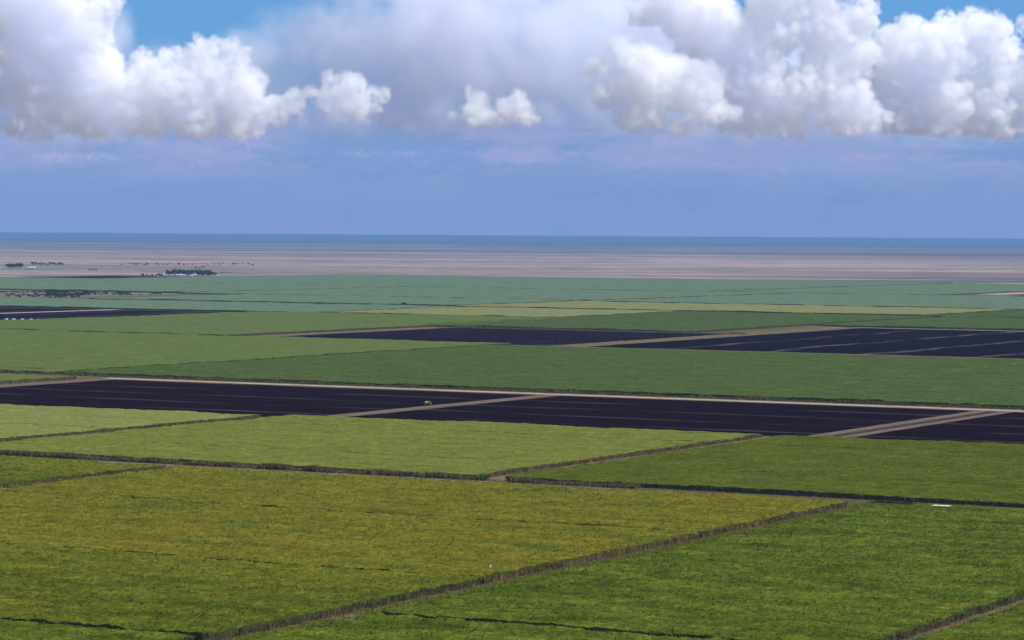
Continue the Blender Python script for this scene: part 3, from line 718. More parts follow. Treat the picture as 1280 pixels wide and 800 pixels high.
TREES = [(6520, -4726, 9.4, 1.1, 'low dark tree in the left tail of the farmstead trees', 'left tail of farmstead trees'), (6503, -4710, 5.7, 1.1, 'low dark tree in the left tail of the farmstead trees', 'left tail of farmstead trees'), (6482, -4685, 7.6, 1.1, 'low dark tree in the left tail of the farmstead trees', 'left tail of farmstead trees'), (6512, -4697, 5.2, 1.1, 'low dark tree in the left tail of the farmstead trees', 'left tail of farmstead trees'), (6527, -4699, 6.5, 1.1, 'low dark tree in the left tail of the farmstead trees', 'left tail of farmstead trees'), (6496, -4675, 7.4, 1.1, 'low dark tree in the left tail of the farmstead trees', 'left tail of farmstead trees'), (6503, -4666, 8.7, 1.1, 'low dark tree in the left tail of the farmstead trees', 'left tail of farmstead trees'), (6569, -4703, 9.2, 1.1, 'low dark tree in the left tail of the farmstead trees', 'left tail of farmstead trees'), (6506, -4654, 9.5, 1.1, 'low dark tree in the left tail of the farmstead trees', 'left tail of farmstead trees'), (6607, -4720, 6.1, 1.1, 'low dark tree in the left tail of the farmstead trees', 'left tail of farmstead trees'), (6708, -4773, 16.4, 1.0, 'tall dark tree behind the central white farm buildings', 'trees behind the central farm buildings'), (6700, -4766, 14.4, 1.0, 'tall dark tree behind the central white farm buildings', 'trees behind the central farm buildings'), (6694, -4756, 16.0, 1.0, 'tall dark tree behind the central white farm buildings', 'trees behind the central farm buildings'), (6688, -4742, 18.7, 1.0, 'tall dark tree behind the central white farm buildings', 'trees behind the central farm buildings'), (6653, -4712, 16.6, 1.0, 'tall dark tree behind the central white farm buildings', 'trees behind the central farm buildings'), (6671, -4723, 18.9, 1.0, 'tall dark tree behind the central white farm buildings', 'trees behind the central farm buildings'), (6714, -4743, 17.1, 1.0, 'tall dark tree behind the central white farm buildings', 'trees behind the central farm buildings'), (6682, -4719, 15.9, 1.0, 'tall dark tree behind the central white farm buildings', 'trees behind the central farm buildings'), (6785, -4785, 18.4, 1.0, 'tall dark tree behind the central white farm buildings', 'trees behind the central farm buildings'), (6788, -4778, 17.9, 1.0, 'tall dark tree behind the central white farm buildings', 'trees behind the central farm buildings'), (6782, -4771, 13.8, 1.0, 'tall dark tree behind the central white farm buildings', 'trees behind the central farm buildings'), (6695, -4702, 9.5, 1.0, 'dark tree between the central buildings and the right tree mass', 'trees right of the central farm buildings'), (6804, -4774, 15.8, 1.0, 'dark tree between the central buildings and the right tree mass', 'trees right of the central farm buildings'), (6699, -4697, 17.9, 1.0, 'dark tree between the central buildings and the right tree mass', 'trees right of the central farm buildings'), (6688, -4684, 11.8, 1.0, 'dark tree between the central buildings and the right tree mass', 'trees right of the central farm buildings'), (6741, -4717, 9.4, 1.0, 'dark tree between the central buildings and the right tree mass', 'trees right of the central farm buildings'), (6769, -4732, 14.7, 1.0, 'dark tree between the central buildings and the right tree mass', 'trees right of the central farm buildings'), (6820, -4762, 17.2, 1.0, 'dark tree between the central buildings and the right tree mass', 'trees right of the central farm buildings'), (6598, -4596, 21.3, 0.95, 'tall dark tree in the right hand mass of farmstead trees', 'right mass of farmstead trees'), (6663, -4636, 18.2, 0.95, 'tall dark tree in the right hand mass of farmstead trees', 'right mass of farmstead trees'), (6651, -4621, 18.5, 0.95, 'tall dark tree in the right hand mass of farmstead trees', 'right mass of farmstead trees'), (6611, -4589, 17.9, 0.95, 'tall dark tree in the right hand mass of farmstead trees', 'right mass of farmstead trees'), (6641, -4606, 15.6, 0.95, 'tall dark tree in the right hand mass of farmstead trees', 'right mass of farmstead trees'), (6612, -4582, 18.0, 0.95, 'tall dark tree in the right hand mass of farmstead trees', 'right mass of farmstead trees'), (6737, -4662, 17.4, 0.95, 'tall dark tree in the right hand mass of farmstead trees', 'right mass of farmstead trees'), (6739, -4659, 19.2, 0.95, 'tall dark tree in the right hand mass of farmstead trees', 'right mass of farmstead trees'), (6738, -4653, 19.3, 0.95, 'tall dark tree in the right hand mass of farmstead trees', 'right mass of farmstead trees'), (6788, -4686, 8.9, 1.0, 'smaller tree at the right end of the farmstead', 'right end of farmstead trees'), (6784, -4677, 7.0, 1.0, 'smaller tree at the right end of the farmstead', 'right end of farmstead trees'), (6793, -4682, 12.4, 1.0, 'smaller tree at the right end of the farmstead', 'right end of farmstead trees'), (6826, -4699, 10.3, 1.0, 'smaller tree at the right end of the farmstead', 'right end of farmstead trees'), (6841, -4704, 8.7, 1.0, 'smaller tree at the right end of the farmstead', 'right end of farmstead trees'), (6814, -4681, 8.6, 1.0, 'smaller tree at the right end of the farmstead', 'right end of farmstead trees'), (6795, -4663, 7.0, 1.0, 'smaller tree at the right end of the farmstead', 'right end of farmstead trees'), (7221, -4942, 3.2, 1.4, 'faint low tree trailing off right of the farmstead', 'faint trees right of the farmstead'), (7214, -4933, 3.0, 1.4, 'faint low tree trailing off right of the farmstead', 'faint trees right of the farmstead'), (7272, -4967, 4.1, 1.4, 'faint low tree trailing off right of the farmstead', 'faint trees right of the farmstead'), (7294, -4975, 3.3, 1.4, 'faint low tree trailing off right of the farmstead', 'faint trees right of the farmstead'), (7285, -4957, 4.5, 1.4, 'faint low tree trailing off right of the farmstead', 'faint trees right of the farmstead'), (7301, -4966, 4.0, 1.4, 'faint low tree trailing off right of the farmstead', 'faint trees right of the farmstead'), (7292, -4949, 3.0, 1.4, 'faint low tree trailing off right of the farmstead', 'faint trees right of the farmstead'), (7608, -6067, 16.6, 0.75, 'tree of the left one of two square blocks at the far left', 'left square block of trees'), (7561, -6022, 16.5, 0.75, 'tree of the left one of two square blocks at the far left', 'left square block of trees'), (7568, -6025, 18.0, 0.75, 'tree of the left one of two square blocks at the far left', 'left square block of trees'), (7651, -6084, 16.5, 0.75, 'tree of the left one of two square blocks at the far left', 'left square block of trees'), (7576, -6023, 16.8, 0.75, 'tree of the left one of two square blocks at the far left', 'left square block of trees'), (7643, -6072, 17.4, 0.75, 'tree of the left one of two square blocks at the far left', 'left square block of trees'), (7562, -6002, 16.4, 0.75, 'tree of the left one of two square blocks at the far left', 'left square block of trees'), (7565, -5995, 19.2, 0.75, 'tree of the right one of two square blocks at the far left', 'right square block of trees'), (7656, -6059, 19.6, 0.75, 'tree of the right one of two square blocks at the far left', 'right square block of trees'), (7696, -6086, 19.0, 0.75, 'tree of the right one of two square blocks at the far left', 'right square block of trees'), (7623, -6025, 17.9, 0.75, 'tree of the right one of two square blocks at the far left', 'right square block of trees'), (7679, -6067, 17.0, 0.75, 'tree of the right one of two square blocks at the far left', 'right square block of trees'), (7639, -6033, 17.1, 0.75, 'tree of the right one of two square blocks at the far left', 'right square block of trees'), (8478, -6643, 14.0, 1.0, 'tree in the ragged row above the lone white barn', 'ragged tree row above the barn'), (8375, -6554, 13.8, 1.0, 'tree in the ragged row above the lone white barn', 'ragged tree row above the barn'), (8426, -6583, 6.6, 1.0, 'tree in the ragged row above the lone white barn', 'ragged tree row above the barn'), (8482, -6619, 9.0, 1.0, 'tree in the ragged row above the lone white barn', 'ragged tree row above the barn'), (8444, -6581, 9.9, 1.0, 'tree in the ragged row above the lone white barn', 'ragged tree row above the barn'), (8441, -6568, 9.3, 1.0, 'tree in the ragged row above the lone white barn', 'ragged tree row above the barn'), (8412, -6543, 10.4, 1.0, 'tree in the ragged row above the lone white barn', 'ragged tree row above the barn'), (8486, -6586, 8.1, 1.0, 'tree in the ragged row above the lone white barn', 'ragged tree row above the barn'), (8433, -6539, 7.9, 1.0, 'tree in the ragged row above the lone white barn', 'ragged tree row above the barn'), (8428, -6524, 13.1, 1.0, 'tree in the ragged row above the lone white barn', 'ragged tree row above the barn'), (8549, -6608, 11.8, 1.0, 'tree in the ragged row above the lone white barn', 'ragged tree row above the barn'), (8551, -6600, 8.8, 1.0, 'tree in the ragged row above the lone white barn', 'ragged tree row above the barn'), (8493, -6552, 10.0, 1.0, 'tree in the ragged row above the lone white barn', 'ragged tree row above the barn'), (8470, -6524, 6.5, 1.0, 'tree in the ragged row above the lone white barn', 'ragged tree row above the barn'), (8555, -6584, 7.6, 1.0, 'tree in the ragged row above the lone white barn', 'ragged tree row above the barn'), (8456, -6499, 13.5, 1.0, 'tree in the ragged row above the lone white barn', 'ragged tree row above the barn'), (8521, -6540, 9.1, 1.0, 'tree in the ragged row above the lone white barn', 'ragged tree row above the barn'), (7367, -5547, 6.5, 1.2, 'tree of the small clump between the barn and the farmstead', 'small tree clump'), (7372, -5542, 5.2, 1.2, 'tree of the small clump between the barn and the farmstead', 'small tree clump'), (7391, -5551, 6.3, 1.2, 'tree of the small clump between the barn and the farmstead', 'small tree clump'), (7381, -5534, 4.8, 1.2, 'tree of the small clump between the barn and the farmstead', 'small tree clump'), (7384, -5533, 6.4, 1.2, 'tree of the small clump between the barn and the farmstead', 'small tree clump'), (4586, -3300, 5.9, 1.15, 'tree in the dark isolated clump right of the overgrown strip', 'isolated dark clump'), (4588, -3296, 5.1, 1.15, 'tree in the dark isolated clump right of the overgrown strip', 'isolated dark clump'), (4584, -3289, 5.2, 1.15, 'tree in the dark isolated clump right of the overgrown strip', 'isolated dark clump'), (4593, -3290, 4.8, 1.15, 'tree in the dark isolated clump right of the overgrown strip', 'isolated dark clump'), (4590, -3284, 4.5, 1.15, 'tree in the dark isolated clump right of the overgrown strip', 'isolated dark clump'), (4129, -2459, 7.9, 0.8, 'lone purple brown tree pair above the pale yellow field', 'lone tree pair'), (4132, -2457, 7.9, 0.8, 'lone purple brown tree pair above the pale yellow field', 'lone tree pair')]
PALMS = [(6521, -4648, 19.9, 'palm standing over the left part of the farmstead trees'), (6543, -4632, 24.4, 'tall palm left of centre above the farmstead trees'), (6590, -4595, 28.9, 'leftmost of three tall palms at the right of the farmstead'), (6599, -4588, 26.7, 'middle one of three tall palms at the right of the farmstead'), (6607, -4582, 32.3, 'tallest palm at the right of the farmstead'), (8369, -6517, 19.0, 'small palm sticking out of the ragged tree row at the far left')]
SHRUBS = [(4596, -3589, 3.3, 1, 'd'), (4525, -3617, 3.8, 1, 'a'), (4581, -3565, 3.8, 1, 'e'), (4579, -3583, 2.2, 1, 'd'), (4593, -3612, 2.3, 1, 'c'), (4605, -3598, 2.2, 1, 'd'), (4520, -3617, 2.4, 1, 'a'), (4517, -3623, 2.3, 1, 'a'), (4583, -3572, 4.3, 1, 'e'), (4594, -3568, 4.2, 1, 'e'), (4521, -3625, 3.4, 1, 'a'), (4598, -3600, 4.1, 1, 'd'), (4615, -3586, 2.9, 1, 'e'), (4556, -3586, 2.6, 1, 'c'), (4553, -3632, 3.7, 1, 'a'), (4588, -3588, 3.0, 1, 'd'), (4564, -3614, 3.1, 1, 'b'), (4535, -3631, 4.7, 1, 'a'), (4548, -3599, 2.4, 1, 'c'), (4568, -3580, 3.8, 1, 'd'), (4567, -3601, 3.8, 1, 'c'), (4609, -3586, 2.2, 1, 'e'), (4565, -3571, 3.4, 1, 'd'), (4552, -3598, 2.4, 1, 'c'), (4561, -3628, 3.6, 1, 'b'), (4563, -3624, 3.9, 1, 'b'), (4607, -3577, 4.0, 1, 'e'), (4544, -3596, 3.6, 1, 'c'), (4560, -3627, 2.0, 1, 'b'), (4569, -3607, 2.4, 1, 'c'), (4563, -3617, 4.1, 1, 'b'), (4519, -3610, 3.3, 1, 'a'), (4574, -3596, 4.3, 1, 'c'), (4586, -3577, 3.3, 1, 'd'), (4249, -3267, 3.2, 0, 'c'), (4226, -3247, 3.4, 0, 'c'), (4351, -3432, 4.1, 0, 'a'), (4220, -3253, 4.3, 0, 'c'), (4364, -3439, 3.0, 0, 'a'), (4233, -3346, 4.4, 0, 'a'), (4413, -3362, 4.5, 0, 'c'), (4313, -3387, 4.1, 0, 'b'), (4372, -3474, 4.5, 0, 'a'), (4327, -3402, 3.8, 0, 'b'), (4454, -3433, 3.2, 0, 'c'), (4310, -3363, 2.8, 0, 'b'), (4213, -3262, 3.2, 0, 'b'), (4412, -3423, 3.0, 0, 'b'), (4425, -3413, 4.6, 0, 'c'), (4454, -3392, 4.8, 0, 'c'), (4235, -3316, 4.1, 0, 'b'), (4251, -3341, 3.9, 0, 'b'), (4401, -3369, 4.2, 0, 'c'), (4315, -3277, 3.6, 0, 'c'), (4277, -3393, 3.1, 0, 'a'), (4291, -3300, 3.7, 0, 'c'), (4247, -3358, 3.8, 0, 'a'), (4190, -3313, 3.8, 0, 'a'), (4175, -3310, 2.5, 0, 'a'), (4244, -3329, 3.7, 0, 'b'), (4282, -3321, 3.4, 0, 'b'), (4374, -3435, 2.5, 0, 'b'), (4272, -3286, 3.6, 0, 'c'), (4371, -3358, 3.0, 0, 'c'), (4213, -3296, 2.3, 0, 'b'), (4375, -3402, 4.3, 0, 'b'), (4339, -3400, 3.3, 0, 'b'), (4251, -3300, 3.1, 0, 'b'), (4444, -3395, 3.0, 0, 'c'), (4369, -3469, 4.3, 0, 'a'), (4413, -3392, 2.8, 0, 'c'), (4246, -3317, 4.3, 0, 'b'), (4314, -3313, 2.6, 0, 'c'), (4378, -3423, 3.7, 0, 'b'), (4393, -3405, 2.9, 0, 'b'), (4458, -3417, 4.4, 0, 'c'), (4243, -3234, 3.2, 0, 'c'), (4298, -3334, 3.9, 0, 'b'), (4314, -3273, 3.0, 0, 'c'), (4352, -3322, 3.8, 0, 'c'), (4460, -3428, 4.3, 0, 'c'), (4330, -3340, 3.6, 0, 'c'), (4384, -3417, 3.7, 0, 'b'), (4268, -3399, 3.9, 0, 'a'), (4291, -3347, 4.7, 0, 'b'), (4442, -3386, 4.4, 0, 'c'), (4437, -3429, 3.3, 0, 'b'), (4391, -3462, 3.7, 0, 'a'), (4398, -3346, 4.5, 0, 'c'), (4423, -3406, 4.5, 0, 'c'), (4221, -3266, 4.0, 0, 'b'), (4375, -3361, 4.4, 0, 'c'), (4267, -3246, 3.3, 0, 'c'), (4341, -3332, 2.5, 0, 'c'), (4372, -3481, 2.8, 0, 'a'), (4280, -3388, 4.0, 0, 'a'), (4335, -3365, 3.9, 0, 'b'), (4302, -3380, 4.2, 0, 'b'), (4382, -3425, 4.6, 0, 'b'), (4367, -3358, 3.2, 0, 'c'), (4292, -3333, 2.8, 0, 'b'), (4335, -3459, 4.3, 0, 'a'), (4288, -3396, 2.8, 0, 'a'), (4365, -3446, 3.3, 0, 'a'), (4397, -3479, 2.6, 0, 'a'), (4283, -3388, 2.4, 0, 'a'), (4279, -3410, 3.3, 0, 'a'), (4445, -3421, 3.4, 0, 'c'), (4420, -3456, 4.8, 0, 'b'), (4566, -3520, 5.3, 0, 'c'), (4365, -3370, 4.6, 0, 'b'), (4577, -3539, 6.3, 0, 'b'), (4312, -3319, 5.0, 0, 'c'), (4530, -3417, 4.4, 0, 'd'), (4303, -3312, 5.5, 0, 'c'), (4574, -3513, 6.1, 0, 'c'), (4422, -3332, 3.4, 0, 'd'), (4556, -3532, 4.1, 0, 'b'), (4571, -3543, 6.0, 0, 'b'), (4566, -3448, 7.2, 0, 'd'), (4318, -3303, 6.6, 0, 'c'), (4635, -3495, 4.7, 0, 'd'), (4276, -3258, 3.6, 0, 'c'), (4292, -3301, 3.7, 0, 'c'), (4484, -3439, 6.0, 0, 'c'), (4578, -3454, 6.3, 0, 'd'), (4322, -3280, 5.3, 0, 'c'), (4505, -3399, 5.0, 0, 'd'), (4313, -3324, 5.0, 0, 'c'), (4540, -3494, 6.2, 0, 'c'), (4359, -3321, 4.7, 0, 'c'), (4559, -3486, 6.2, 0, 'c'), (4413, -3422, 6.2, 0, 'b'), (4593, -3492, 4.4, 0, 'c'), (4397, -3326, 6.5, 0, 'd'), (4469, -3378, 6.7, 0, 'd'), (4505, -3419, 4.8, 0, 'c'), (4441, -3439, 6.9, 0, 'b'), (4381, -3389, 3.8, 0, 'b'), (4350, -3368, 4.2, 0, 'b'), (4533, -3513, 5.9, 0, 'b'), (4622, -3523, 4.4, 0, 'c'), (4563, -3438, 5.6, 0, 'd'), (4323, -3312, 5.5, 0, 'c'), (4433, -3359, 4.1, 0, 'c'), (4570, -3527, 6.6, 0, 'b'), (4587, -3548, 7.2, 0, 'b'), (4272, -3295, 3.6, 0, 'c'), (4531, -3467, 6.6, 0, 'c'), (4384, -3339, 6.1, 0, 'c'), (4508, -3407, 5.7, 0, 'd'), (4573, -3502, 6.7, 0, 'c'), (4321, -3293, 4.0, 0, 'c'), (4444, -3393, 6.1, 0, 'c'), (4461, -3454, 5.2, 0, 'b'), (4384, -3395, 6.0, 0, 'b'), (4370, -3348, 5.5, 0, 'c'), (4467, -3445, 7.1, 0, 'c'), (4445, -3414, 3.7, 0, 'c'), (4538, -3499, 7.0, 0, 'c'), (4308, -3270, 6.8, 0, 'c'), (4282, -3262, 5.2, 0, 'c'), (4265, -3268, 6.5, 0, 'c'), (4461, -3363, 6.2, 0, 'd'), (4248, -3256, 6.5, 0, 'c'), (4263, -3279, 3.9, 0, 'c'), (4325, -3347, 4.4, 0, 'b'), (4379, -3345, 3.5, 0, 'c'), (4528, -3435, 5.1, 0, 'c'), (4489, -3365, 5.3, 0, 'd'), (4579, -3441, 3.9, 0, 'd'), (4592, -3434, 3.4, 0, 'd'), (4527, -3338, 6.1, 0, 'e'), (4518, -3303, 4.0, 0, 'e'), (4537, -3427, 4.4, 0, 'd'), (4532, -3373, 4.0, 0, 'd'), (4596, -3376, 4.4, 0, 'e'), (4521, -3317, 3.8, 0, 'e'), (4472, -3366, 2.8, 0, 'd'), (4503, -3405, 4.6, 0, 'd'), (4577, -3456, 3.6, 0, 'd'), (4562, -3363, 6.2, 0, 'e'), (4488, -3306, 2.9, 0, 'e'), (4584, -3459, 4.4, 0, 'd'), (4590, -3442, 4.7, 0, 'd'), (4532, -3432, 3.7, 0, 'c'), (4572, -3366, 3.7, 0, 'e'), (4511, -3423, 5.0, 0, 'c'), (4490, -3322, 5.5, 0, 'e'), (4571, -3440, 5.5, 0, 'd'), (4558, -3357, 5.7, 0, 'e'), (4573, -3400, 3.4, 0, 'd'), (4478, -3401, 5.8, 0, 'c'), (4573, -3352, 5.1, 0, 'e'), (4523, -3313, 4.8, 0, 'e'), (4527, -3384, 3.4, 0, 'd'), (4485, -3384, 6.2, 0, 'd'), (4553, -3386, 4.0, 0, 'd'), (4488, -3350, 4.3, 0, 'd'), (4624, -3383, 3.9, 0, 'e'), (4551, -3388, 5.7, 0, 'd'), (4499, -3308, 4.9, 0, 'e'), (4489, -3408, 4.7, 0, 'c'), (4556, -3304, 2.1, 2, 'e'), (4579, -3301, 2.1, 2, 'e'), (4537, -3296, 2.3, 2, 'e'), (4545, -3274, 1.5, 2, 'e'), (4574, -3297, 1.7, 2, 'e'), (4563, -3293, 1.6, 2, 'e'), (4526, -3260, 1.6, 2, 'e'), (4553, -3306, 1.4, 2, 'e'), (4147, -3314, 2.3, 0, 'a'), (4226, -3379, 2.3, 0, 'a'), (4176, -3328, 3.4, 0, 'a'), (4171, -3320, 2.2, 0, 'a'), (8783, -6296, 3.2, 3, 'b'), (8990, -6453, 3.9, 3, 'b'), (9335, -6521, 3.9, 3, 'c'), (9499, -6370, 6.0, 3, 'e'), (8720, -6315, 5.0, 3, 'a'), (9340, -6460, 3.3, 3, 'd'), (9381, -6416, 3.7, 3, 'd'), (9080, -6171, 3.2, 3, 'e'), (9308, -6240, 4.3, 3, 'e'), (8954, -6529, 6.1, 3, 'a'), (9161, -6567, 3.6, 3, 'b'), (8981, -6536, 5.9, 3, 'a'), (9031, -6604, 6.0, 3, 'a'), (9116, -6089, 3.8, 3, 'e'), (8821, -6279, 4.4, 3, 'b'), (9286, -6386, 3.2, 3, 'd'), (8907, -6346, 5.4, 3, 'b'), (9146, -6375, 4.7, 3, 'c'), (9051, -6388, 5.6, 3, 'c'), (8907, -6436, 5.9, 3, 'a'), (9425, -6389, 6.2, 3, 'e'), (9426, -6396, 4.0, 3, 'e'), (9158, -6616, 6.2, 3, 'a'), (8882, -6288, 3.4, 3, 'c'), (8697, -6398, 5.3, 3, 'a'), (9252, -6183, 4.7, 3, 'e'), (9426, -6443, 4.9, 3, 'd'), (9234, -6517, 5.0, 3, 'c'), (9006, -6430, 4.2, 3, 'b'), (9072, -6480, 4.9, 3, 'b'), (9128, -6107, 5.7, 3, 'e'), (9365, -6357, 6.2, 3, 'e'), (9159, -6573, 4.7, 3, 'b'), (9287, -6369, 5.1, 3, 'd'), (8780, -6294, 4.3, 3, 'b'), (9070, -6379, 5.8, 3, 'c'), (9324, -6234, 4.5, 3, 'e'), (9361, -6493, 4.5, 3, 'd'), (9137, -6195, 3.2, 3, 'e'), (9328, -6320, 6.2, 3, 'e'), (9164, -6515, 4.8, 3, 'b'), (9320, -6296, 5.8, 3, 'e'), (9266, -6368, 4.1, 3, 'd'), (9146, -6414, 4.2, 3, 'c'), (8997, -6220, 4.8, 3, 'd'), (9052, -6575, 4.2, 3, 'a'), (9325, -6470, 3.4, 3, 'd'), (9109, -6505, 3.2, 3, 'b'), (8922, -6237, 4.6, 3, 'c'), (9060, -6210, 5.6, 3, 'd'), (9330, -6284, 5.2, 3, 'e'), (8742, -6366, 4.1, 3, 'a'), (8906, -6264, 3.9, 3, 'c'), (8800, -6365, 4.8, 3, 'a'), (9112, -6658, 4.2, 3, 'a'), (8710, -6412, 3.5, 3, 'a'), (9036, -6483, 4.6, 3, 'b'), (9003, -6360, 5.1, 3, 'c'), (9255, -6535, 6.2, 3, 'c'), (9392, -6467, 4.6, 3, 'd')]

# ================================================================== brushy ditch banks
def brush(label, u0, u1, v0, v1, h, n, mats, seed, lean=.35, bump=9.0, cat='brush'):
    R = np.random.default_rng(seed)
    uc, vc = (u0 + u1) / 2, (v0 + v1) / 2
    uu = R.uniform(u0, u1, n); vv = R.uniform(v0, v1, n)
    k = in_view(uu, vv, 1.0); uu, vv = uu[k], vv[k]
    hh = h * (0.75 + 1.1 * vnoise(uu / bump, vv / bump, seed) + R.uniform(-.2, .3, len(uu)))
    hh = np.maximum(hh, .35)
    PP = np.stack([vv - vc, uu - uc, np.full(len(uu), .02)], 1)
    co = []; fs = []; fm = []; nb = 0
    for mi, m_ in enumerate(mats):
        s_ = np.arange(len(PP)) % len(mats) == mi
        for lift in (0.0, .45):
            Q = PP[s_].copy(); Q[:, 2] += hh[s_] * lift
            c_, t_ = blades(Q, hh[s_] * (1 - lift * .6), 5, R, spread=1.4, width=.28, lean=lean)
            co.append(c_); fs.append(t_ + nb); fm.append(np.full(len(t_), mi)); nb += len(c_)
    me = mesh_np('ditch_brush', np.concatenate(co), fs, mats, np.concatenate(fm))
    o = link('ditch_brush', me); place(o, uc, vc)
    return tag(o, label, cat, None, 'stuff')
brush('long dark brown brush along the ditch crossing the left half', 1223.5, 1229, -1150, -682, 2.15, 7000, [M_brush, M_dry, M_leaf, M_brush], 41)
brush('brown brush tip where the ditch ends right of the middle', 1222.5, 1229, -668, -600, 1.8, 900, [M_brush, M_dry, M_leaf], 42)
brush('brush on the far side of the white road behind the burnt fields', 1938, 1946, -2100, 100, 2.0, 7000, [M_brush, M_leaf, M_dry], 43, bump=14)
brush('low brush along the back of the second burnt field', 3238, 3250, -1900, -1440, 2.2, 900, [M_brush, M_dry], 44)
brush('dark brush clump beside the small white pickup at mid left', 2752, 2764, -1892, -1862, 3.2, 260, [M_brush], 45)
brush('rough growth along the far track of the large burnt field', 3594, 3602, -1500, 200, 2.4, 2000, [M_brush, M_leaf], 46)
brush('dark overgrown line above the pale yellow strip', 4603, 4612, -2420, 100, 2.6, 3000, [M_brush, M_leaf], 47, bump=30)
brush('dark weeds along the track below the pale yellow strip', 4140, 4158, -2250, -1560, 2.2, 2400, [M_brush, M_leaf], 48, bump=25)

def grass(label, u0, u1, v0, v1, n, h, seed):
    R = np.random.default_rng(seed); uc, vc = (u0 + u1) / 2, (v0 + v1) / 2
    uu = R.uniform(u0, u1, n); vv = R.uniform(v0, v1, n); k = in_view(uu, vv, .6); uu, vv = uu[k], vv[k]
    PP = np.stack([vv - vc, uu - uc, np.full(len(uu), .06)], 1)
    c_, t_ = blades(PP, h * R.uniform(.5, 1.5, len(PP)), 4, R, spread=.9, width=.09, lean=.6)
    me = mesh_np('grass', c_, [t_], [M_leafy, M_leaf, M_dry], np.repeat(R.choice(3, len(PP), p=(.55, .25, .2)), 4))
    o = link('grass', me); place(o, uc, vc); return tag(o, label, 'grass', None, 'stuff')
grass('yellowing grass along the foot of the long diagonal cane edge', 600, 1216, -479, -463, 14000, .55, 71)
grass('rough grass at the far corner of the ripening field', 1190, 1231, -860, -420, 9000, .5, 72)
grass('grass along the brown track in the bottom right corner', 700, 1217, -305, -296, 4000, .45, 73)

# ================================================================== small shapes
def bm_obj(name, bm, mat, parent=None, smooth=False):
    me = bpy.data.meshes.new(name); bm.to_mesh(me); bm.free(); me.materials.append(mat)
    if smooth:
        for p_ in me.polygons: p_.use_smooth = True
    return link(name, me, parent)
def box(bm, x0, x1, y0, y1, z0, z1, tx=0.0, ty=0.0):
    vs = [bm.verts.new((x0 + (tx if z == z1 else 0) if x == x0 else x1 - (tx if z == z1 else 0), y0 + (ty if z == z1 else 0) if y == y0 else y1 - (ty if z == z1 else 0), z))
          for x in (x0, x1) for y in (y0, y1) for z in (z0, z1)]
    for f in ((0, 1, 3, 2), (4, 6, 7, 5), (0, 4, 5, 1), (2, 3, 7, 6), (0, 2, 6, 4), (1, 5, 7, 3)):
        bm.faces.new([vs[i] for i in f])
def tube(bm, p, q, r0, r1=None, n=8):
    r1 = r0 if r1 is None else r1
    p, q = Vector(p), Vector(q); d = (q - p).normalized()
    a = d.orthogonal().normalized(); b = d.cross(a)
    A = [bm.verts.new(p + (a * math.cos(2 * math.pi * i / n) + b * math.sin(2 * math.pi * i / n)) * r0) for i in range(n)]
    B = [bm.verts.new(q + (a * math.cos(2 * math.pi * i / n) + b * math.sin(2 * math.pi * i / n)) * r1) for i in range(n)]
    for i in range(n): bm.faces.new((A[i], A[(i + 1) % n], B[(i + 1) % n], B[i]))
    bm.faces.new(A[::-1]); bm.faces.new(B)
def ball(bm, c, r, sub=2):
    m_ = Matrix.Translation(c) @ Matrix.Diagonal((r[0], r[1], r[2], 1))
    bmesh.ops.create_icosphere(bm, subdivisions=sub, radius=1.0, matrix=m_)
def root(name, u, v, label, cat, group=None, rz=0.0, z=0.0):
    o = bpy.data.objects.new(name, None); col.objects.link(o); o.empty_display_size = 2
    place(o, u, v, z); o.rotation_euler = (0, 0, rz)
    return tag(o, label, cat, group)
def copy_tree(o, parent=None):
    c = o.copy(); col.objects.link(c)
    if parent: c.parent = parent
    for ch in [x for x in o.children]: copy_tree(ch, c)
    return c

M_wood = simple('weathered_wood', (0.13, 0.095, 0.075), .8, var=.3, scale=4)
M_steel = simple('galvanised_steel', (0.45, 0.46, 0.47), .45, .6, .1)
M_redpost = simple('red_brown_post', (0.22, 0.09, 0.06), .7)
M_whitep = simple('white_paint', (0.80, 0.80, 0.82), .45, 0, .05)
M_roofw = simple('white_metal_roof', (0.55, 0.55, 0.62), .4, .0, .06)
M_wallw = simple('cream_wall', (0.40, 0.38, 0.38), .8, 0, .1)
M_dkwin = simple('dark_opening', (0.03, 0.03, 0.04), .3)
M_yelp = simple('yellow_paint', (0.36, 0.31, 0.025), .45, 0, .15)
M_orangep = simple('orange_paint', (0.65, 0.22, 0.06), .45, 0, .1)
M_tyre = simple('black_rubber', (0.02, 0.02, 0.02), .9)
M_glass = simple('tinted_glass', (0.05, 0.07, 0.09), .15)

# utility poles and posts: (u, v, height, radius, material, label)
def pole(u, v, h, r, mat, label, arm=True):
    t_ = root('utility_pole', u, v, label, 'pole')
    bm = bmesh.new(); tube(bm, (0, 0, 0), (0, 0, h), r, r * .62, 10); bm_obj('shaft', bm, mat, t_)
    if arm:
        bm = bmesh.new(); tube(bm, (-.25, 0, h - .35), (.25, 0, h - .35), .05, None, 6); bm_obj('bracket', bm, M_steel, t_)
    return t_
pole(1246, -901, 12.2, .14, M_wood, 'bare wooden pole standing in the pale cane above the brushy ditch at left')
pole(1254, -718, 11.2, .12, M_wood, 'thin pole in the light green cane right of centre, above the ditch')
pole(1252, -529, 13.0, .11, M_wood, 'thin grey pole in the dark green cane at the right')
pole(888, -484, 7.0, .08, M_redpost, 'short reddish post at the end of the dark cane edge, bottom centre', False)
pole(1940, -1440, 8.5, .10, M_wood, 'faint pole behind the brown track at the far left', False)
pole(2070, -1433, 7.0, .09, M_wood, 'faint pole behind the track corner, left of the drain in the cane', False)
pole(2070, -1535, 7.0, .09, M_wood, 'faint pole near the brown track corner, the middle one of three', False)
pole(2738, -1524, 6.5, .10, M_wood, 'tiny pole in front of the left part of the second burnt field', False)
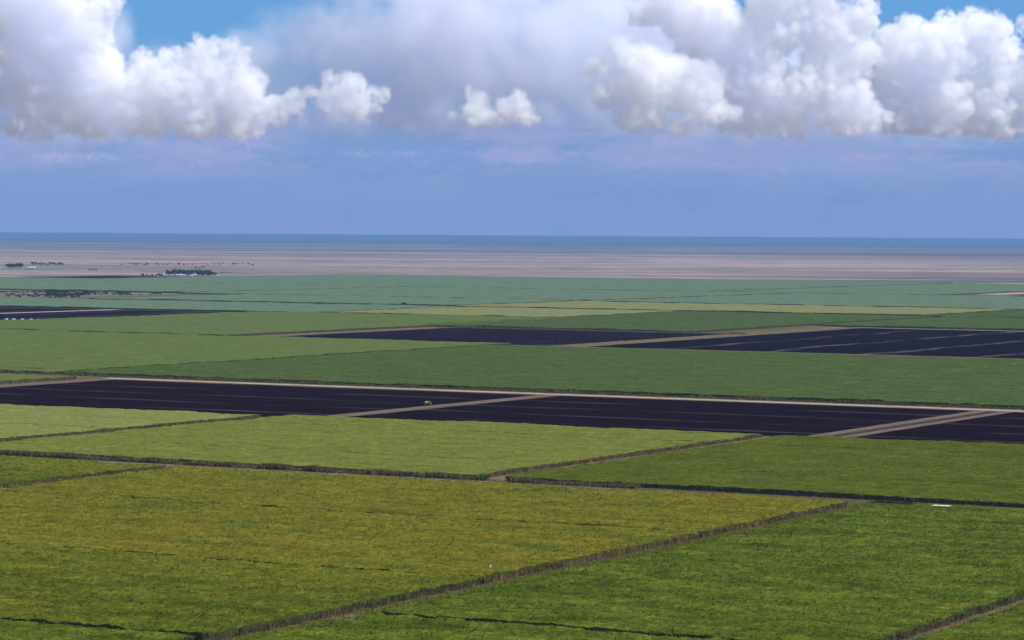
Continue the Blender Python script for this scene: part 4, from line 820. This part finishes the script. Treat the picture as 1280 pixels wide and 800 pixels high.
pole(2850, -1493, 9.0, .10, M_wood, 'tiny pole standing in the second burnt field near the dirt track', False)
t_ = root('pump_marker', 875, -485, 'white box on a thin post at the cane edge, bottom centre', 'marker')
bm = bmesh.new(); tube(bm, (0, 0, 0), (0, 0, 4.1), .05, .04, 8); bm_obj('post', bm, M_steel, t_)
bm = bmesh.new(); box(bm, -.33, .33, -.25, .25, 4.1, 5.0); bmesh.ops.bevel(bm, geom=bm.edges[:], offset=.06, segments=2, affect='EDGES'); bx_ = bm_obj('box', bm, M_whitep, t_)
bm = bmesh.new(); box(bm, -.38, .38, -.3, .3, 5.003, 5.06); bm_obj('lid', bm, M_steel, bx_)
bm = bmesh.new(); tube(bm, (.1, 0, 5.06), (.1, 0, 6.2), .03, .02, 6); tube(bm, (.1, -.25, 6.2), (.1, .25, 6.2), .14, None, 8); bm_obj('sensor', bm, M_steel, t_)

# the yellow sprayer on the track
def wheel(parent, x, y, r, w):
    bm = bmesh.new(); tube(bm, (x, y - w / 2, r), (x, y + w / 2, r), r, None, 16)
    wl = bm_obj('wheel', bm, M_tyre, parent)
    bm = bmesh.new(); tube(bm, (x, y - w / 2 - .02, r), (x, y + w / 2 + .02, r), r * .5, None, 12); bm_obj('hub', bm, M_steel, wl)
t_ = root('crop_sprayer', 1750, -1021.5, 'small yellow farm sprayer with a grey boom parked on the dirt track', 'farm vehicle', rz=math.radians(-8), z=.12)
t_.scale = (.86, .86, .86)
bm = bmesh.new(); ball(bm, (-1.3, 0, 1.95), (1.75, 1.15, 1.15), 3); bm_obj('tank', bm, M_yelp, t_, True)
bm = bmesh.new(); box(bm, -3.0, 3.0, -.5, .5, .75, .95); bm_obj('chassis', bm, M_steel, t_)
bm = bmesh.new(); box(bm, .9, 2.1, -.8, .8, .96, 2.5, .15, .1); bmesh.ops.bevel(bm, geom=bm.edges[:], offset=.08, segments=2, affect='EDGES'); cb = bm_obj('cab', bm, M_wood, t_)
bm = bmesh.new(); box(bm, 1.02, 1.98, -.85, .85, 1.7, 2.3, .08, .08); bm_obj('window', bm, M_glass, cb)
bm = bmesh.new(); box(bm, 2.12, 3.1, -.5, .5, .96, 1.6, .1, .05); bm_obj('hood', bm, M_orangep, t_)
bm = bmesh.new(); tube(bm, (.6, 0, 3.3), (3.2, 0, 1.7), .13, .1, 8); tube(bm, (.2, 0, 3.2), (1.2, 0, 3.3), .16, .13, 8); tube(bm, (.6, 0, .95), (.6, 0, 3.25), .1, .1, 8); bm_obj('boom', bm, M_steel, t_)
for x in (-2.0, 2.3):
    for y in (-.95, .95): wheel(t_, x, y, .62 if x > 0 else .75, .38)

def truck(name, u, v, label, mat, rz, s=1.0):
    t_ = root(name, u, v, label, 'truck', rz=rz)
    bm = bmesh.new(); box(bm, -2.6 * s, 2.6 * s, -.95 * s, .95 * s, .55 * s, 1.15 * s, .05, .05); bmesh.ops.bevel(bm, geom=bm.edges[:], offset=.07, segments=2, affect='EDGES'); bm_obj('body', bm, mat, t_)
    bm = bmesh.new(); box(bm, -.4 * s, 1.3 * s, -.85 * s, .85 * s, 1.153 * s, 1.9 * s, .35, .12); cb = bm_obj('cab', bm, mat, t_)
    bm = bmesh.new(); box(bm, -.2 * s, 1.15 * s, -.87 * s, .87 * s, 1.3 * s, 1.7 * s, .2, .08); bm_obj('window', bm, M_glass, cb)
    bm = bmesh.new()
    bm.free()
    for y in (-.9, .82):
        bm = bmesh.new(); box(bm, -2.5 * s, -.5 * s, y * s, (y + .08) * s, 1.153 * s, 1.5 * s); bm_obj('bed_side', bm, mat, t_)
    for x in (-1.7, 1.7):
        for y in (-.9, .9): wheel(t_, x * s, y * s, .42 * s, .28 * s)
truck('pickup_truck', 2759, -1846, 'tiny white pickup on the track at mid left, beside dark brush', M_whitep, .1)
truck('farm_truck', 4607, -1782, 'tiny orange farm truck on the dark line above the yellow strip at right', M_orangep, .2, 1.25)

# five white cane wagons on the far left burnt field
def wagon():
    t_ = root('cane_wagon', 0, 0, 'white cane wagon', 'wagon', 'white cane wagons on the far left burnt field')
    bm = bmesh.new()
    box(bm, -2.0, 2.0, -1.2, 1.2, .95, 1.05)
    for (a, b, c, d) in ((-2.1, -2.0, -1.25, 1.25), (2.0, 2.1, -1.25, 1.25), (-2.0, 2.0, -1.3, -1.2), (-2.0, 2.0, 1.2, 1.3)): box(bm, a, b, c, d, .9, 2.7)
    bm_obj('bin', bm, M_whitep, t_)
    bm = bmesh.new(); box(bm, -1.9, 1.9, -1.1, 1.1, 1.06, 2.45); bm_obj('load', bm, M_dry, t_)
    bm = bmesh.new(); box(bm, -2.2, 2.2, -.4, .4, .6, .88); tube(bm, (2.2, 0, .7), (3.3, 0, .5), .08); bm_obj('chassis', bm, M_steel, t_)
    for x in (-.9, .9):
        for y in (-1.0, 1.0): wheel(t_, x, y, .45, .3)
    return t_
w0 = wagon()
WN = ('leftmost white cane wagon at the left picture edge', 'second white cane wagon from the left edge', 'middle white cane wagon of the five', 'fourth white cane wagon from the left edge', 'rightmost white cane wagon, next to a white strip')
for i, (u, v) in enumerate(WAGONS):
    o = w0 if i == 0 else copy_tree(w0)
    place(o, u, v, .06); o.rotation_euler = (0, 0, -.15 + .1 * i); o['label'] = WN[i] + ' on the far burnt field'

# ------------------------------------------------------------------ trees and shrubs
def leaf_mat(name, c):
    m_, t, p = new_mat(name)
    tc = t.n('ShaderNodeTexCoord').outputs['Object']
    n1 = t.noise(tc, .45, 3.0)
    t.put(p.inputs['Base Color'], t.mix(n1, tuple(x * .6 for x in c) + (1,), tuple(x * 1.5 for x in c) + (1,)))
    return m_
M_tree = leaf_mat('tree_foliage', (0.030, 0.042, 0.018)); M_shrub = leaf_mat('shrub_foliage', (0.040, 0.042, 0.022))
def crown_mesh(name, h0, h1, rx, n, mat, seed):
    R = np.random.default_rng(seed)
    nl = 7; cs = np.stack([R.normal(0, rx * .42, nl), R.normal(0, rx * .42, nl), R.uniform(h0 + (h1 - h0) * .3, h1 - (h1 - h0) * .2, nl)], 1)
    rs = R.uniform(.38, .62, nl) * rx
    k = R.integers(0, nl, n); d = R.normal(size=(n, 3)); d /= np.linalg.norm(d, axis=1)[:, None]
    c = cs[k] + d * rs[k][:, None] * R.uniform(.55, 1.05, (n, 1)) * np.array([1, 1, (h1 - h0) / (2.2 * rx)])
    c[:, 2] = np.clip(c[:, 2], h0 * .6, h1)
    s_ = rx * R.uniform(.12, .24, n)
    a = R.normal(size=(n, 3)); a /= np.linalg.norm(a, axis=1)[:, None]
    b = np.cross(a, R.normal(size=(n, 3))); b /= np.linalg.norm(b, axis=1)[:, None]
    a *= s_[:, None]; b *= s_[:, None]
    co = np.stack([c - a, c - b * .8, c + a, c + b * .8], 1).reshape(-1, 3)
    return mesh_np(name, co, [np.arange(n * 4).reshape(-1, 4)], [mat])
def trunk_mesh(h, r, seed, mat=M_wood):
    R = random.Random(seed); bm = bmesh.new()
    tube(bm, (0, 0, 0), (R.uniform(-.2, .2), R.uniform(-.2, .2), h * .6), r, r * .6, 8)
    for i in range(4):
        an = i * 1.6 + R.random(); tube(bm, (0, 0, h * (.35 + .08 * i)), (math.cos(an) * h * .28, math.sin(an) * h * .28, h * (.65 + .08 * i)), r * .4, r * .15, 6)
    me = bpy.data.meshes.new('trunk'); bm.to_mesh(me); bm.free(); me.materials.append(mat); return me
def palm_meshes(h, seed):
    R = random.Random(seed); bm = bmesh.new(); tube(bm, (0, 0, 0), (.3, 0, h), .35, .22, 8)
    tr = bpy.data.meshes.new('trunk'); bm.to_mesh(tr); bm.free(); tr.materials.append(M_wood)
    bm = bmesh.new()
    for i in range(22):
        an = i * 2.4; up_ = R.uniform(-.5, 1.0); L_ = h * .17 + 1.3
        p0 = Vector((.3, 0, h)); dx = Vector((math.cos(an), math.sin(an), 0)); sd_ = Vector((-dx.y, dx.x, 0)) * .42
        p1 = p0 + dx * L_ * .5 + Vector((0, 0, up_ * L_ * .4)); p2 = p0 + dx * L_ + Vector((0, 0, up_ * L_ * .3 - L_ * .3))
        q = [bm.verts.new(v_) for v_ in (p0 - sd_ * .3, p0 + sd_ * .3, p1 + sd_, p1 - sd_, p2)]
        bm.faces.new((q[0], q[1], q[2], q[3])); bm.faces.new((q[3], q[2], q[4]))
    cr = bpy.data.meshes.new('fronds'); bm.to_mesh(cr); bm.free(); cr.materials.append(M_tree); return tr, cr
TM = [(trunk_mesh(8, .35, i), crown_mesh('crown', 2.2, 10.5, 4.6, 330, M_tree, 60 + i)) for i in range(4)]
SM = [crown_mesh('shrub', .4, 3.4, 2.3, 150, M_shrub, 80 + i) for i in range(4)]
PM = [palm_meshes(13, i) for i in range(2)]
def tree(u, v, h, label, group, w=1.0, i=0):
    t_ = root('broadleaf_tree', u, v, label, 'tree', group, rz=i * 1.3)
    t_.scale = (h / 10.5 * w, h / 10.5 * w, h / 10.5)
    link('trunk', TM[i % 4][0], t_); link('crown', TM[i % 4][1], t_)
def palm(u, v, h, label, group=None, i=0):
    t_ = root('palm_tree', u, v, label, 'palm tree', group, rz=i); t_.scale = (h / 14.5,) * 3
    link('trunk', PM[i % 2][0], t_); link('fronds', PM[i % 2][1], t_)
def shrub(u, v, h, label, group, i=0):
    o = link('shrub', SM[i % 4]); place(o, u, v); o.rotation_euler = (0, 0, i * 2.1); o.scale = (h / 3.4 * 1.15, h / 3.4 * 1.15, h / 3.4)
    tag(o, label, 'shrub', group)

def house(u, v, w, d, h, label, rz, wall=None, rf=.28):
    t_ = root('farm_building', u, v, label, 'building', 'white farm buildings', rz)
    bm = bmesh.new(); box(bm, -w / 2, w / 2, -d / 2, d / 2, 0, h); wl = bm_obj('wall', bm, wall or M_wallw, t_)
    for k in range(max(2, int(w / 5))):
        x = -w / 2 + (k + .5) * w / max(2, int(w / 5))
        bm = bmesh.new()
        if k == 0: box(bm, x - 1, x + 1, -d / 2 - .05, -d / 2 + .1, 0.02, min(h - .3, 2.4)); bm_obj('door', bm, M_dkwin, wl)
        else: box(bm, x - .6, x + .6, -d / 2 - .05, -d / 2 + .1, 1.0, min(h - .4, 2.1)); bm_obj('window', bm, M_dkwin, wl)
    bm = bmesh.new(); e = .5; rh = d * rf
    a = [bm.verts.new(p_) for p_ in ((-w / 2 - e, -d / 2 - e, h + .01), (w / 2 + e, -d / 2 - e, h + .01), (w / 2 + e, d / 2 + e, h + .01), (-w / 2 - e, d / 2 + e, h + .01), (-w / 2 - e, 0, h + rh), (w / 2 + e, 0, h + rh))]
    for f in ((0, 1, 5, 4), (2, 3, 4, 5), (0, 4, 3), (1, 2, 5), (3, 2, 1, 0)): bm.faces.new([a[i] for i in f])
    bm_obj('roof', bm, M_roofw, t_)
for k, (u, v, w, d, h, rz, lab) in enumerate(HOUSES): house(u, v, w, d, h, lab, rz)
for k, (u, v, h, w, lab, grp) in enumerate(TREES): tree(u, v, h, lab, grp, w, k)
for k, (u, v, h, lab) in enumerate(PALMS): palm(u, v, h, lab, None, k)
SL = {0: 'dark shrub in the overgrown strip', 1: 'low dark shrub in the back row', 2: 'small shrub trailing off the overgrown strip', 3: 'low bush in the hedge line behind the farmstead'}
SG = {0: 'shrubs of the overgrown strip', 1: 'shrubs of the back row', 2: 'shrubs at the right end of the strip', 3: 'bushes of the far hedge line'}
ZL = {'a': 'nearest the left picture edge', 'b': 'in its thin left half', 'c': 'in its dense middle', 'd': 'towards its right end', 'e': 'at the far right end'}
for k, (u, v, h, c_, z_) in enumerate(SHRUBS): shrub(u, v, h, SL[c_] + ', ' + ZL[z_], SG[c_] + ', ' + ZL[z_], k)
strip('scrub_ground', M_scrub, 4150, 4740, -4300, -3290, .05, step=25, wob=9, seed=61)
strip('meadow', M_meadow, 7560, 7980, -7000, -5600, .05, step=40, wob=8, seed=62)

# ================================================================== haze
hm = bpy.data.materials.new('haze'); hm.use_nodes = True
hm.node_tree.nodes.clear(); HT = NT(hm.node_tree)
ho = HT.n('ShaderNodeOutputMaterial'); hv = HT.n('ShaderNodeVolumePrincipled')
hv.inputs['Color'].default_value = (0.195, 0.36, 0.60, 1)
hv.inputs['Density'].default_value = 3.1e-5
hv.inputs['Anisotropy'].default_value = 0.0
HT.put(ho.inputs['Volume'], hv.outputs[0])
bx0, bx1, by0, by1, bz0, bz1 = -120000, 120000, -3000, 400000, -1.0, 120.5
hc = np.array([(x, y, z) for x in (bx0, bx1) for y in (by0, by1) for z in (bz0, bz1)], float)
hf = np.array([(0, 1, 3, 2), (4, 6, 7, 5), (0, 4, 5, 1), (2, 3, 7, 6), (0, 2, 6, 4), (1, 5, 7, 3)])
tag(link('haze', mesh_np('haze', hc, [hf], [hm])), 'pale blue haze lying over the whole plain', 'haze', None, 'stuff')
